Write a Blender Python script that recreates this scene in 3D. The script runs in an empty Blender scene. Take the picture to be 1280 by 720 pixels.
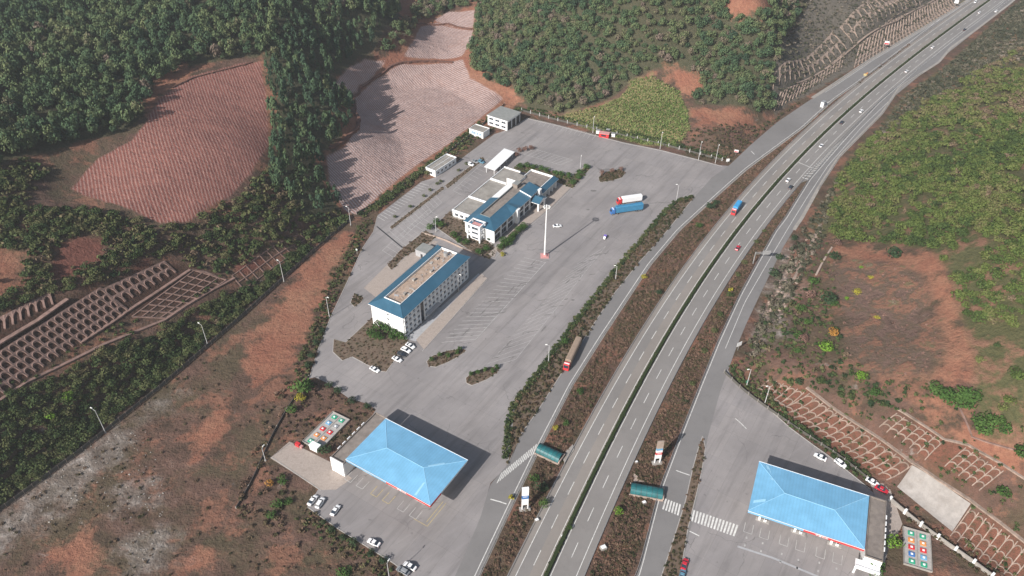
import bpy, math, random
import numpy as np
from mathutils import Matrix, Vector
rnd = random.Random(7); rs = np.random.RandomState(7)
SC = bpy.context.scene; COL = SC.collection

# ------------------------------------------------------------------ camera
F_PX, TH, CH, RO = 975.0, 0.67424, 224.87, 0.01265
ct, st_, cr, sr = math.cos(TH), math.sin(TH), math.cos(RO), math.sin(RO)
FW = np.array([0, ct, -st_]); UP0 = np.array([0, st_, ct]); RT0 = np.array([1., 0, 0])
RT = RT0*cr + UP0*sr; UP = -RT0*sr + UP0*cr
cd = bpy.data.cameras.new('camera'); cam = bpy.data.objects.new('camera', cd); COL.objects.link(cam)
cam.matrix_world = Matrix(((RT[0], UP[0], -FW[0], 0), (RT[1], UP[1], -FW[1], 0), (RT[2], UP[2], -FW[2], CH), (0, 0, 0, 1)))
cd.sensor_width = 36; cd.lens = 36*F_PX/1280; cd.clip_end = 6000; cd.clip_start = 1
SC.camera = cam
# ------------------------------------------------------------------ light
SUN_EL, SUN_AZ = math.radians(33.5), math.radians(40)      # shadows run 38 deg right of straight ahead
w = bpy.data.worlds.new('World'); SC.world = w; w.use_nodes = True
nt = w.node_tree; nt.nodes.clear()
sky = nt.nodes.new('ShaderNodeTexSky'); sky.sky_type = 'NISHITA'; sky.sun_disc = False
sky.sun_elevation = SUN_EL; sky.sun_rotation = math.pi + SUN_AZ; sky.air_density = 1.3; sky.dust_density = 2.5
bg = nt.nodes.new('ShaderNodeBackground'); bg.inputs[1].default_value = 0.068
wo = nt.nodes.new('ShaderNodeOutputWorld'); nt.links.new(sky.outputs[0], bg.inputs[0]); nt.links.new(bg.outputs[0], wo.inputs[0])
sl = bpy.data.lights.new('sun', 'SUN'); sl.energy = 4.3; sl.angle = math.radians(0.53); sl.color = (1, .965, .925)
so = bpy.data.objects.new('sun', sl); COL.objects.link(so)
dirv = Vector((math.sin(SUN_AZ)*math.cos(SUN_EL), math.cos(SUN_AZ)*math.cos(SUN_EL), -math.sin(SUN_EL)))
so.rotation_euler = dirv.to_track_quat('-Z', 'Y').to_euler()
SC.view_settings.view_transform = 'Standard'; SC.view_settings.look = 'None'
SC.view_settings.gamma = 1; SC.view_settings.use_curve_mapping = False
SC.view_settings.exposure = 0.60

# ------------------------------------------------------------------ projection helpers
def ray(u, v):
    return FW + (u-640)/F_PX*RT - (v-360)/F_PX*UP
def flat(u, v, z=0.0):
    d = ray(u, v); t = (CH-z)/-d[2]
    return np.array([d[0]*t, d[1]*t])

# control points of the terrain (image u, v of a spot and its height)
CP = [(0,600,1),(150,500,1),(300,390,1),(420,290,1),(230,380,9),(293,347,8),(143,400,16),(237,337,16),
 (0,427,28),(83,373,28),(125,360,26),(200,326,23),(0,392,34),(60,367,34),(0,340,38),(100,300,36),(200,292,30),(230,275,30),(90,235,38),(325,195,29),(320,80,40),
 (190,110,46),(0,200,52),(0,0,66),(200,0,62),(350,40,50),(450,0,46),(410,120,26),(405,200,10),(430,265,2),(350,290,12),(380,240,13),
 (480,230,2),(440,140,7),(600,125,2),(560,80,6),(530,40,12),(575,15,15),(500,0,22),(470,90,10),(640,118,5),
 (700,130,6),(760,100,14),(680,60,25),(620,40,20),(850,100,17),(900,150,7),(800,0,55),(700,0,45),(900,50,35),(950,100,20),(950,0,58),(865,160,6),
 (1000,98,9),(1073,53,9),(1167,0,9),(1000,60,18),(1060,10,28),(985,20,34),(1100,0,24),(970,145,4),
 (1130,140,3),(1190,112,7),(1290,25,10),(1280,120,30),(1200,200,24),(1280,300,48),(1100,230,12),(1060,290,9),(1050,330,12),(1150,300,26),
 (1000,330,5),(960,420,4),(1050,420,13),(1150,400,23),(1280,400,40),(960,470,4),(1009,484,8),(1100,547,8),(1213,623,8),(1277,673,8),
 (1120,513,18),(1180,553,18),(1253,583,18),(1100,460,19),(1200,460,28),(1280,480,34),(1280,560,24),
 (1030,530,3.5),(1110,600,3.5),(1200,672,3.5)]
cpw = [tuple(flat(u, v, z))+(z,) for u, v, z in CP]
cpw += [(-900,500,50),(-900,1100,70),(0,1200,70),(700,1200,60),(1000,700,50),(600,100,60),(-500,60,10),(400,50,30)]
cpw = np.array(cpw, float)
def tps_k(r2): return r2*np.log(r2+1e-9)*0.5
Pc = cpw[:, :2]/100.0; N = len(Pc)
K = tps_k(((Pc[:, None]-Pc[None])**2).sum(-1)) + np.eye(N)*0.02
A = np.zeros((N+3, N+3)); A[:N, :N] = K; A[:N, N] = 1; A[:N, N+1:] = Pc; A[N, :N] = 1; A[N+1:, :N] = Pc.T
sol = np.linalg.solve(A, np.concatenate([cpw[:, 2], np.zeros(3)]))
def tps(X, Y):
    x, y = X/100., Y/100.; out = sol[N]+sol[N+1]*x+sol[N+2]*y
    for i in range(N): out = out + sol[i]*tps_k((x-Pc[i, 0])**2+(y-Pc[i, 1])**2)
    return out
def sdist(X, Y, P):
    """signed distance to a polygon, positive inside"""
    P = np.asarray(P, float); d2 = np.full(X.shape, 1e18); ins = np.zeros(X.shape, bool)
    for i in range(len(P)):
        a, b = P[i], P[(i+1) % len(P)]; e = b-a
        wx, wy = X-a[0], Y-a[1]
        t = np.clip((wx*e[0]+wy*e[1])/(e@e+1e-12), 0, 1)
        d2 = np.minimum(d2, (wx-e[0]*t)**2+(wy-e[1]*t)**2)
        c = (a[1] > Y) != (b[1] > Y)
        xs = a[0]+(Y-a[1])*(e[0])/(e[1] if abs(e[1]) > 1e-12 else 1e-12)
        ins ^= c & (X < xs)
    return np.where(ins, 1, -1)*np.sqrt(d2)
FLAT_PX = [(-260,860),(-60,677),(0,632),(200,480),(436,278),(446,268),(470,262),(540,212),(600,160),(632,128),(655,140),(905,197),(960,155),(1010,118),(1100,62),(1215,-8),(1300,-55),
 (1400,-75),(1330,-40),(1264,6),(1182,82),(1112,146),(1056,205),(1004,288),(960,362),(918,455),(962,500),(1040,560),(1110,612),(1245,712),(1400,830),(1400,1150),(640,1150),(-260,1150)]
FLAT_W = [flat(u, v) for u, v in FLAT_PX]
def hraw(X, Y):
    d = -sdist(X, Y, FLAT_W); s = np.clip(d/14.0, 0, 1); s = s*s*(3-2*s)
    h = np.clip(tps(X, Y), 0, 90)
    f0, f1 = flat(0, 632), flat(436, 278); e = (f1-f0)/np.linalg.norm(f1-f0); dn = -(X-f0[0])*e[1]+(Y-f0[1])*e[0]; de = (X-f0[0])*e[0]+(Y-f0[1])*e[1]
    pf = np.interp(dn, [0, 3, 12, 25, 38, 60, 100], [0, 1.5, 8, 16, 29, 35, 45]); sm = lambda a: np.clip(a, 0, 1)**2*(3-2*np.clip(a, 0, 1))
    wl = sm((62-dn)/24)*sm((160-de)/45)*sm((de+260)/60)*(dn > -5); h = h*(1-wl)+pf*wl
    return np.where(d <= 0, 0, s*h + np.clip(d, 0, 3)*0.0)
fine = 2.0
def axis(lo, hi, flo, fhi, st):
    a = list(np.arange(flo, fhi+.01, st)); s = st; x = fhi
    while x < hi: s *= 1.35; x += s; a.append(x)
    s = st; x = flo; pre = []
    while x > lo: s *= 1.35; x -= s; pre.append(x)
    return np.array(pre[::-1]+a)
GX = axis(-1500, 1500, -500, 560, fine); GY = axis(-200, 1900, 90, 800, fine)
MX, MY = np.meshgrid(GX, GY)
HZ = hraw(MX, MY)
def h(x, y):
    x = np.asarray(x, float); y = np.asarray(y, float)
    i = np.clip(np.searchsorted(GX, x)-1, 0, len(GX)-2); j = np.clip(np.searchsorted(GY, y)-1, 0, len(GY)-2)
    fx = (x-GX[i])/(GX[i+1]-GX[i]); fy = (y-GY[j])/(GY[j+1]-GY[j])
    return (HZ[j, i]*(1-fx)+HZ[j, i+1]*fx)*(1-fy)+(HZ[j+1, i]*(1-fx)+HZ[j+1, i+1]*fx)*fy
TT = np.linspace(0.0, 1.0, 500)
def P(u, v):
    """the spot of the terrain seen at photo pixel u, v"""
    d = ray(u, v); t1 = (CH+1)/-d[2]; t0 = (CH-92)/-d[2]
    t = t0+(t1-t0)*TT; x = d[0]*t; y = d[1]*t; z = CH+d[2]*t
    g = z-h(x, y); k = int(np.argmax(g < 0.0))
    if k == 0: k = 1
    f = g[k-1]/(g[k-1]-g[k]+1e-12)
    x = x[k-1]+(x[k]-x[k-1])*f; y = y[k-1]+(y[k]-y[k-1])*f
    return np.array([x, y, float(h(x, y))])
def PW(px): return [P(u, v)[:2] for u, v in px]
def proj(x, y, z):
    r = [x*RT[0]+y*RT[1]+(z-CH)*RT[2], x*UP[0]+y*UP[1]+(z-CH)*UP[2], x*FW[0]+y*FW[1]+(z-CH)*FW[2]]
    d = np.maximum(r[2], 1.0)
    return 640+F_PX*r[0]/d, 360-F_PX*r[1]/d

# ------------------------------------------------------------------ object helpers
def tag(o, label=None, cat=None, group=None, kind=None):
    if label: o['label'] = label
    if cat: o['category'] = cat
    if group: o['group'] = group
    if kind: o['kind'] = kind
    return o
def empty(name, loc, rz=0, label=None, cat=None, group=None):
    o = bpy.data.objects.new(name, None); COL.objects.link(o); o.location = loc; o.rotation_euler = (0, 0, rz); o.empty_display_size = .5
    return tag(o, label, cat, group)
class MB:
    def __init__(s): s.v = []; s.f = []; s.m = []
    def quad(s, pts, m=0):
        b = len(s.v); s.v += [tuple(map(float, p)) for p in pts]; s.f.append(tuple(range(b, b+len(pts)))); s.m.append(m); return s
    def prism(s, poly, z0, z1, m=0, mt=None, cap=True):
        n = len(poly); b = len(s.v)
        area = sum(poly[i][0]*poly[(i+1) % n][1]-poly[(i+1) % n][0]*poly[i][1] for i in range(n))
        if area < 0: poly = poly[::-1]
        s.v += [(float(p[0]), float(p[1]), z0) for p in poly]+[(float(p[0]), float(p[1]), z1) for p in poly]
        for i in range(n): j = (i+1) % n; s.f.append((b+i, b+j, b+n+j, b+n+i)); s.m.append(m)
        if cap: s.f.append(tuple(range(b+n, b+2*n))); s.m.append(m if mt is None else mt); s.f.append(tuple(range(b+n-1, b-1, -1))); s.m.append(m)
        return s
    def box(s, x0, x1, y0, y1, z0, z1, m=0, mt=None):
        return s.prism([(x0, y0), (x1, y0), (x1, y1), (x0, y1)], z0, z1, m, mt)
    def hull8(s, b4, t4, m=0):
        """frustum from four bottom and four top points"""
        b = len(s.v); s.v += [tuple(map(float, p)) for p in list(b4)+list(t4)]
        for i in range(4): j = (i+1) % 4; s.f.append((b+i, b+j, b+4+j, b+4+i)); s.m.append(m)
        s.f += [(b+4, b+5, b+6, b+7), (b+3, b+2, b+1, b)]; s.m += [m, m]; return s
    def tube(s, a, c, r0, r1=None, n=8, m=0):
        r1 = r0 if r1 is None else r1; a = Vector(a); c = Vector(c); d = (c-a).normalized()
        x = d.orthogonal().normalized(); y = d.cross(x); b = len(s.v)
        for p, r in ((a, r0), (c, r1)):
            for k in range(n): an = 2*math.pi*k/n; s.v.append(tuple(p+(x*math.cos(an)+y*math.sin(an))*r))
        for k in range(n): l = (k+1) % n; s.f.append((b+k, b+l, b+n+l, b+n+k)); s.m.append(m)
        s.f += [tuple(range(b+n-1, b-1, -1)), tuple(range(b+n, b+2*n))]; s.m += [m, m]; return s
    def bar(s, pts, wd, ht, m=0, z=None):
        """a beam of rectangular section along 3-D points (z = how far its top stands above them)"""
        pts = [np.array(p, float) for p in pts]; b = len(s.v); n = len(pts)
        for i, p in enumerate(pts):
            d = pts[min(i+1, n-1)]-pts[max(i-1, 0)]; nn = np.array([-d[1], d[0], 0]); nn /= (np.linalg.norm(nn)+1e-9)
            for sx, zz in ((-1, -.3), (1, -.3), (1, ht), (-1, ht)): s.v.append(tuple(p+nn*sx*wd/2+np.array([0, 0, zz])))
        for i in range(n-1):
            for k in range(4): l = (k+1) % 4; a = b+4*i; s.f.append((a+k, a+l, a+4+l, a+4+k)[::-1]); s.m.append(m)
        s.f += [(b, b+1, b+2, b+3), tuple(b+4*(n-1)+k for k in (3, 2, 1, 0))]; s.m += [m, m]; return s
    def build(s, name, mats, parent=None, loc=None, rz=None, smooth=False):
        me = bpy.data.meshes.new(name); me.from_pydata(s.v, [], s.f)
        if not isinstance(mats, (list, tuple)): mats = [mats]
        for m in mats: me.materials.append(m)
        me.polygons.foreach_set('material_index', s.m)
        if smooth: me.polygons.foreach_set('use_smooth', [True]*len(s.f))
        me.update(); o = bpy.data.objects.new(name, me); COL.objects.link(o)
        if parent: o.parent = parent
        if loc is not None: o.location = loc
        if rz is not None: o.rotation_euler = (0, 0, rz)
        return o
def copy_tree(o, parent=None):
    c = o.copy(); COL.objects.link(c); c.parent = parent
    for ch in list(o.children): copy_tree(ch, c)
    return c
def kids(o, name): return [c for c in o.children if c.name.split('.')[0] == name]

# ------------------------------------------------------------------ materials
def nodes(name):
    m = bpy.data.materials.new(name); m.use_nodes = True; t = m.node_tree; return m, t, t.nodes['Principled BSDF']
def N_(t, ty, **kw):
    n = t.nodes.new(ty)
    for k, v in kw.items(): setattr(n, k, v)
    return n
def noise(t, scale, detail=4, rough=.6, co=None, dist=0):
    n = N_(t, 'ShaderNodeTexNoise'); n.inputs['Scale'].default_value = scale; n.inputs['Detail'].default_value = detail
    n.inputs['Roughness'].default_value = rough; n.inputs['Distortion'].default_value = dist
    if co is not None: t.links.new(co, n.inputs['Vector'])
    return n.outputs[0]
def ramp(t, fac, stops):
    r = N_(t, 'ShaderNodeValToRGB'); e = r.color_ramp.elements
    while len(e) < len(stops): e.new(.5)
    for k, (p, c) in enumerate(stops): e[k].position = p; e[k].color = tuple(c)+(1,) if len(c) == 3 else c
    t.links.new(fac, r.inputs[0]); return r.outputs[0]
def mixc(t, fac, a, b, bt='MIX'):
    m = N_(t, 'ShaderNodeMix', data_type='RGBA', blend_type=bt)
    for s, v in ((0, fac), (6, a), (7, b)):
        if isinstance(v, (int, float)): m.inputs[s].default_value = v
        elif isinstance(v, tuple): m.inputs[s].default_value = v+(1,)
        else: t.links.new(v, m.inputs[s])
    return m.outputs[2]
def math_(t, op, a, b=None, c=None):
    m = N_(t, 'ShaderNodeMath', operation=op)
    for s, v in ((0, a), (1, b), (2, c)):
        if v is None: continue
        if isinstance(v, (int, float)): m.inputs[s].default_value = v
        else: t.links.new(v, m.inputs[s])
    return m.outputs[0]
def wco(t):
    return N_(t, 'ShaderNodeNewGeometry').outputs['Position']
def bump(t, bsdf, hsock, strength=.5, dist=.2):
    b = N_(t, 'ShaderNodeBump'); b.inputs['Strength'].default_value = strength; b.inputs['Distance'].default_value = dist
    t.links.new(hsock, b.inputs['Height']); t.links.new(b.outputs[0], bsdf.inputs['Normal'])
def simple(name, col, rough=.7, var=.18, scale=.6, metal=0, dirt=None, spec=None):
    m, t, b = nodes(name); co = wco(t)
    n = noise(t, scale, 5, .65, co); lo = tuple(c*(1-var) for c in col); hi = tuple(min(1, c*(1+var)) for c in col)
    c = ramp(t, n, [(.3, lo), (.7, hi)])
    if dirt:
        n2 = noise(t, scale*.35, 6, .7, co); c = mixc(t, ramp(t, n2, [(.5, (0, 0, 0)), (.72, (.7, .7, .7))]), c, dirt)
    t.links.new(c, b.inputs['Base Color']); b.inputs['Roughness'].default_value = rough; b.inputs['Metallic'].default_value = metal
    if spec is not None: b.inputs['Specular IOR Level'].default_value = spec
    return m
def asphalt(name, col, tone=.25, patch=True, stretch=None):
    m, t, b = nodes(name); co = wco(t)
    big = noise(t, .03, 5, .6, co); mid = noise(t, .25, 5, .7, co); fi = noise(t, 3, 3, .7, co)
    c = ramp(t, big, [(.3, tuple(x*(1-tone) for x in col)), (.7, tuple(x*(1+tone) for x in col))])
    c = mixc(t, ramp(t, mid, [(.5, (0, 0, 0)), (.8, (.5, .5, .5))]), c, tuple(x*.66 for x in col))
    c = mixc(t, math_(t, 'MULTIPLY', fi, .25), c, tuple(x*1.35 for x in col))
    if stretch:   # wheel and oil streaks along the driving direction
        m0 = N_(t, 'ShaderNodeMapping'); t.links.new(co, m0.inputs[0]); m0.inputs['Rotation'].default_value = (0, 0, -stretch)
        mp = N_(t, 'ShaderNodeMapping'); t.links.new(m0.outputs[0], mp.inputs[0]); mp.inputs['Scale'].default_value = (.018, .30, 1)
        # rotate so that x runs along the streak
        sn = noise(t, 1.0, 4, .6, mp.outputs[0]); c = mixc(t, ramp(t, sn, [(.5, (0, 0, 0)), (.72, (.6, .6, .6))]), c, tuple(x*.6 for x in col))
        m2 = N_(t, 'ShaderNodeMapping'); t.links.new(co, m2.inputs[0]); m2.inputs['Rotation'].default_value = (0, 0, -stretch+.35)
        mp2 = N_(t, 'ShaderNodeMapping'); t.links.new(m2.outputs[0], mp2.inputs[0]); mp2.inputs['Scale'].default_value = (.025, .5, 1)
        sn2 = noise(t, 1.0, 3, .6, mp2.outputs[0]); c = mixc(t, ramp(t, sn2, [(.52, (0, 0, 0)), (.75, (.4, .4, .4))]), c, tuple(x*1.25 for x in col))
    if patch:
        br = N_(t, 'ShaderNodeTexBrick', offset=0); m4 = N_(t, 'ShaderNodeMapping'); m4.inputs['Rotation'].default_value = (0, 0, -(stretch or 0)); t.links.new(co, m4.inputs[0]); t.links.new(m4.outputs[0], br.inputs['Vector'])
        br.inputs['Scale'].default_value = 1; br.inputs['Brick Width'].default_value = 14; br.inputs['Row Height'].default_value = 5.5; br.inputs['Mortar Size'].default_value = .05; br.inputs['Color1'].default_value = (1.06, 1.05, 1.04, 1); br.inputs['Color2'].default_value = (.93, .93, .94, 1); br.inputs['Mortar'].default_value = (.72, .71, .7, 1)
        c = mixc(t, .8, c, br.outputs[0], 'MULTIPLY')
        st_n = noise(t, .42, 3, .55, co); c = mixc(t, ramp(t, st_n, [(.66, (0, 0, 0)), (.74, (.55, .55, .55))]), c, tuple(x*.5 for x in col))
        v = N_(t, 'ShaderNodeTexVoronoi', feature='DISTANCE_TO_EDGE'); v.inputs['Scale'].default_value = .055; dn = N_(t, 'ShaderNodeVectorMath', operation='MULTIPLY_ADD')
        nz = N_(t, 'ShaderNodeTexNoise'); nz.inputs['Scale'].default_value = .12; nz.inputs['Detail'].default_value = 5; t.links.new(co, nz.inputs['Vector'])
        dn.inputs[1].default_value = (9, 9, 0); t.links.new(nz.outputs[1], dn.inputs[0]); t.links.new(co, dn.inputs[2]); t.links.new(dn.outputs[0], v.inputs['Vector'])
        gate = ramp(t, noise(t, .05, 2, .5, co), [(.52, (0, 0, 0)), (.58, (1, 1, 1))])
        crack = math_(t, 'LESS_THAN', v.outputs['Distance'], .0045)
        c = mixc(t, math_(t, 'MULTIPLY', math_(t, 'MULTIPLY', crack, gate), .55), c, tuple(x*.45 for x in col))
    t.links.new(c, b.inputs['Base Color']); b.inputs['Roughness'].default_value = .85; bump(t, b, fi, .3, .03)
    return m
M = {}
M['asphalt_lot'] = asphalt('asphalt_lot', (.236, .218, .214), stretch=math.radians(58))
M['asphalt_ramp'] = asphalt('asphalt_ramp', (.175, .166, .162), .15, False)
M['asphalt_road'] = asphalt('asphalt_road', (.200, .186, .176), .14, False)
M['asphalt_slow'] = asphalt('asphalt_slow', (.225, .200, .180), .14, False)
M['paint'] = simple('worn_paint', (.62, .61, .58), .8, .25, 1.2, dirt=(.3, .29, .28))
M['paint_worn'] = simple('faded_paint', (.40, .39, .375), .85, .25, .8, dirt=(.2, .195, .19))
M['paint_yellow'] = simple('yellow_paint', (.42, .34, .16), .8, .25, 1.2, dirt=(.25, .22, .18))
M['concrete'] = simple('concrete', (.30, .275, .25), .9, .2, .5, dirt=(.17, .15, .13))
M['concrete_pink'] = simple('concrete_pink', (.36, .28, .235), .9, .2, .5, dirt=(.23, .19, .15))
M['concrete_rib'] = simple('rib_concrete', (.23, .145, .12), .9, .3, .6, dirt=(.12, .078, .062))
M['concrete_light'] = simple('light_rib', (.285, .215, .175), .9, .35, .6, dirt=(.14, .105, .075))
M['kerb'] = simple('kerb', (.36, .34, .32), .85, .2, 1)
M['pavers'] = simple('pavers', (.34, .285, .25), .85, .15, 1.5, dirt=(.24, .2, .17))
M['white_wall'] = simple('white_wall', (.78, .78, .77), .7, .06, .3, dirt=(.62, .6, .57))
M['white'] = simple('white_metal', (.8, .8, .8), .45, .04)
M['grey_wall'] = simple('grey_wall', (.36, .36, .37), .8, .12, .6)
M['flat_roof'] = simple('flat_roof', (.27, .25, .225), .9, .22, .4, dirt=(.16, .14, .12))
M['flat_roof_b'] = simple('brown_flat_roof', (.20, .17, .15), .9, .25, .5, dirt=(.29, .25, .21))
M['flat_roof_g'] = simple('grey_green_roof', (.23, .235, .225), .9, .15, .4)
M['debris'] = simple('roof_debris', (.34, .25, .19), .9, .3, .6, dirt=(.42, .37, .33))
M['window'] = simple('window_glass', (.025, .035, .05), .12, .2, 1.5, spec=.6)
M['dark'] = simple('dark', (.03, .03, .033), .6, .2)
M['steel'] = simple('galvanised_steel', (.42, .42, .42), .45, .1, 1, metal=.4)
M['pole'] = simple('pole_paint', (.52, .52, .52), .5, .05)
M['red'] = simple('red_paint', (.55, .035, .04), .45, .1)
M['pink'] = simple('faded_red', (.52, .26, .25), .7, .15)
M['blue'] = simple('blue_paint', (.045, .16, .42), .45, .1)
M['teal'] = simple('teal_plastic', (.010, .105, .115), .5, .35, .5)
M['green'] = simple('green_paint', (.03, .32, .19), .6, .1)
M['rubber'] = simple('rubber', (.02, .02, .02), .9, .1)
M['orange'] = simple('orange_paint', (.65, .26, .08), .6, .1)
M['chrome'] = simple('lamp_glass', (.75, .75, .72), .2, .05)
M['bluetile'] = simple('pale_blue', (.16, .36, .55), .5, .1)
def blue_roof(name, col, rough, ang, per=.45, amp=.25):
    m, t, b = nodes(name)
    tc = N_(t, 'ShaderNodeTexCoord').outputs['Object']
    mp = N_(t, 'ShaderNodeMapping'); t.links.new(tc, mp.inputs[0]); mp.inputs['Rotation'].default_value = (0, 0, ang)
    wv = N_(t, 'ShaderNodeTexWave', bands_direction='X'); wv.inputs['Scale'].default_value = .314/per; wv.inputs['Distortion'].default_value = 0
    t.links.new(mp.outputs[0], wv.inputs['Vector'])
    n = noise(t, .25, 5, .6, tc); n2 = noise(t, 1.4, 4, .7, tc)
    c = ramp(t, n, [(.3, tuple(x*.9 for x in col)), (.7, tuple(min(1, x*1.08) for x in col))])
    c = mixc(t, ramp(t, n2, [(.5, (0, 0, 0)), (.85, (amp, amp, amp))]), c, tuple(x*.7 for x in col))
    c = mixc(t, math_(t, 'MULTIPLY', math_(t, 'POWER', wv.outputs[1], 4.0), .17), c, tuple(x*.5 for x in col))
    lg = noise(t, .06, 5, .7, tc); c = mixc(t, ramp(t, lg, [(.45, (0, 0, 0)), (.7, (.22, .22, .22))]), c, tuple(min(1, x*1.4+.05) for x in col))
    t.links.new(c, b.inputs['Base Color']); b.inputs['Roughness'].default_value = rough
    return m
M['roof_light'] = blue_roof('sky_blue_sheet', (.165, .39, .585), .45, 0, 1.05)
M['roof_trim'] = simple('pale_blue_trim', (.30, .55, .72), .5, .08)
M['roof_dark'] = blue_roof('deep_blue_tile', (.034, .108, .170), .42, 0, .35)
M['roof_fade'] = simple('faded_blue', (.17, .36, .48), .4, .3, .5, dirt=(.25, .36, .42))

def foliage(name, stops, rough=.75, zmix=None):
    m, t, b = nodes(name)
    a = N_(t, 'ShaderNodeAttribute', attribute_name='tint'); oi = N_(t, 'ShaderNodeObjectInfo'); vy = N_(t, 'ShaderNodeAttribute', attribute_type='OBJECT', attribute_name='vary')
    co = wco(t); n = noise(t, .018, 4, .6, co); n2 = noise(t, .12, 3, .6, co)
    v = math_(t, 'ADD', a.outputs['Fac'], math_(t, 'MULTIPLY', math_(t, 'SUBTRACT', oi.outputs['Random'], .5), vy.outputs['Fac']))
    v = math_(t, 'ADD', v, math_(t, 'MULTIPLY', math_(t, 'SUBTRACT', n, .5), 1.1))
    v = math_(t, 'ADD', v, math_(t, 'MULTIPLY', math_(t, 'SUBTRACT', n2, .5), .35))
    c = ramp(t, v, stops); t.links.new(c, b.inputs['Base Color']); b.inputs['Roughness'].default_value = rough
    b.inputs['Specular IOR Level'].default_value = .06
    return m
M['pine'] = foliage('pine_foliage', [(.0, (.036, .064, .040)), (.3, (.060, .100, .052)), (.5, (.088, .124, .058)), (.68, (.120, .142, .066)), (.85, (.145, .132, .082)), (1, (.17, .13, .105))])
M['hill'] = foliage('hill_foliage', [(.05, (.034, .054, .022)), (.32, (.056, .086, .027)), (.55, (.100, .132, .036)), (.75, (.130, .132, .052)), (1, (.165, .12, .08))])
M['shrub'] = foliage('dry_scrub', [(.1, (.036, .044, .022)), (.35, (.066, .062, .032)), (.5, (.100, .078, .046)), (.7, (.13, .085, .060)), (1, (.17, .108, .078))])
M['shrub_g'] = foliage('green_scrub', [(.1, (.028, .048, .022)), (.4, (.055, .080, .030)), (.65, (.096, .104, .044)), (.85, (.130, .110, .060)), (1, (.16, .115, .08))])
M['grey_scrub'] = foliage('grey_twigs', [(.1, (.050, .056, .036)), (.4, (.085, .082, .055)), (.65, (.135, .118, .088)), (1, (.22, .18, .15))])
M['grass'] = foliage('reed_grass', [(.1, (.08, .12, .035)), (.4, (.14, .175, .06)), (.7, (.23, .215, .10)), (1, (.30, .22, .13))])
M['green_tree'] = foliage('green_leaves', [(.1, (.028, .06, .018)), (.5, (.05, .10, .026)), (.9, (.09, .14, .04))])
M['bright_tree'] = foliage('bright_leaves', [(.1, (.08, .16, .022)), (.5, (.12, .22, .03)), (.9, (.19, .27, .05))])
M['yellow_tree'] = foliage('yellow_leaves', [(.1, (.20, .19, .03)), (.5, (.32, .28, .04)), (.9, (.42, .33, .06))])
M['orange_tree'] = foliage('orange_leaves', [(.1, (.22, .11, .03)), (.5, (.34, .17, .04)), (.9, (.42, .22, .07))])
M['red_tree'] = foliage('bare_red_twigs', [(.1, (.11, .075, .06)), (.5, (.18, .105, .085)), (.9, (.24, .15, .12))])
M['dark_tree'] = foliage('dark_leaves', [(.1, (.020, .040, .022)), (.5, (.035, .062, .03)), (.9, (.06, .085, .04))])
M['bed'] = simple('bed_soil', (.125,.088,.062), .95, .35, .5, dirt=(.07,.068,.036))
M['bark'] = simple('bark', (.13, .095, .07), .95, .3, 3)
M['hedge'] = foliage('hedge_leaves', [(.1, (.030, .044, .018)), (.5, (.060, .072, .030)), (.9, (.11, .10, .05))])

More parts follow.
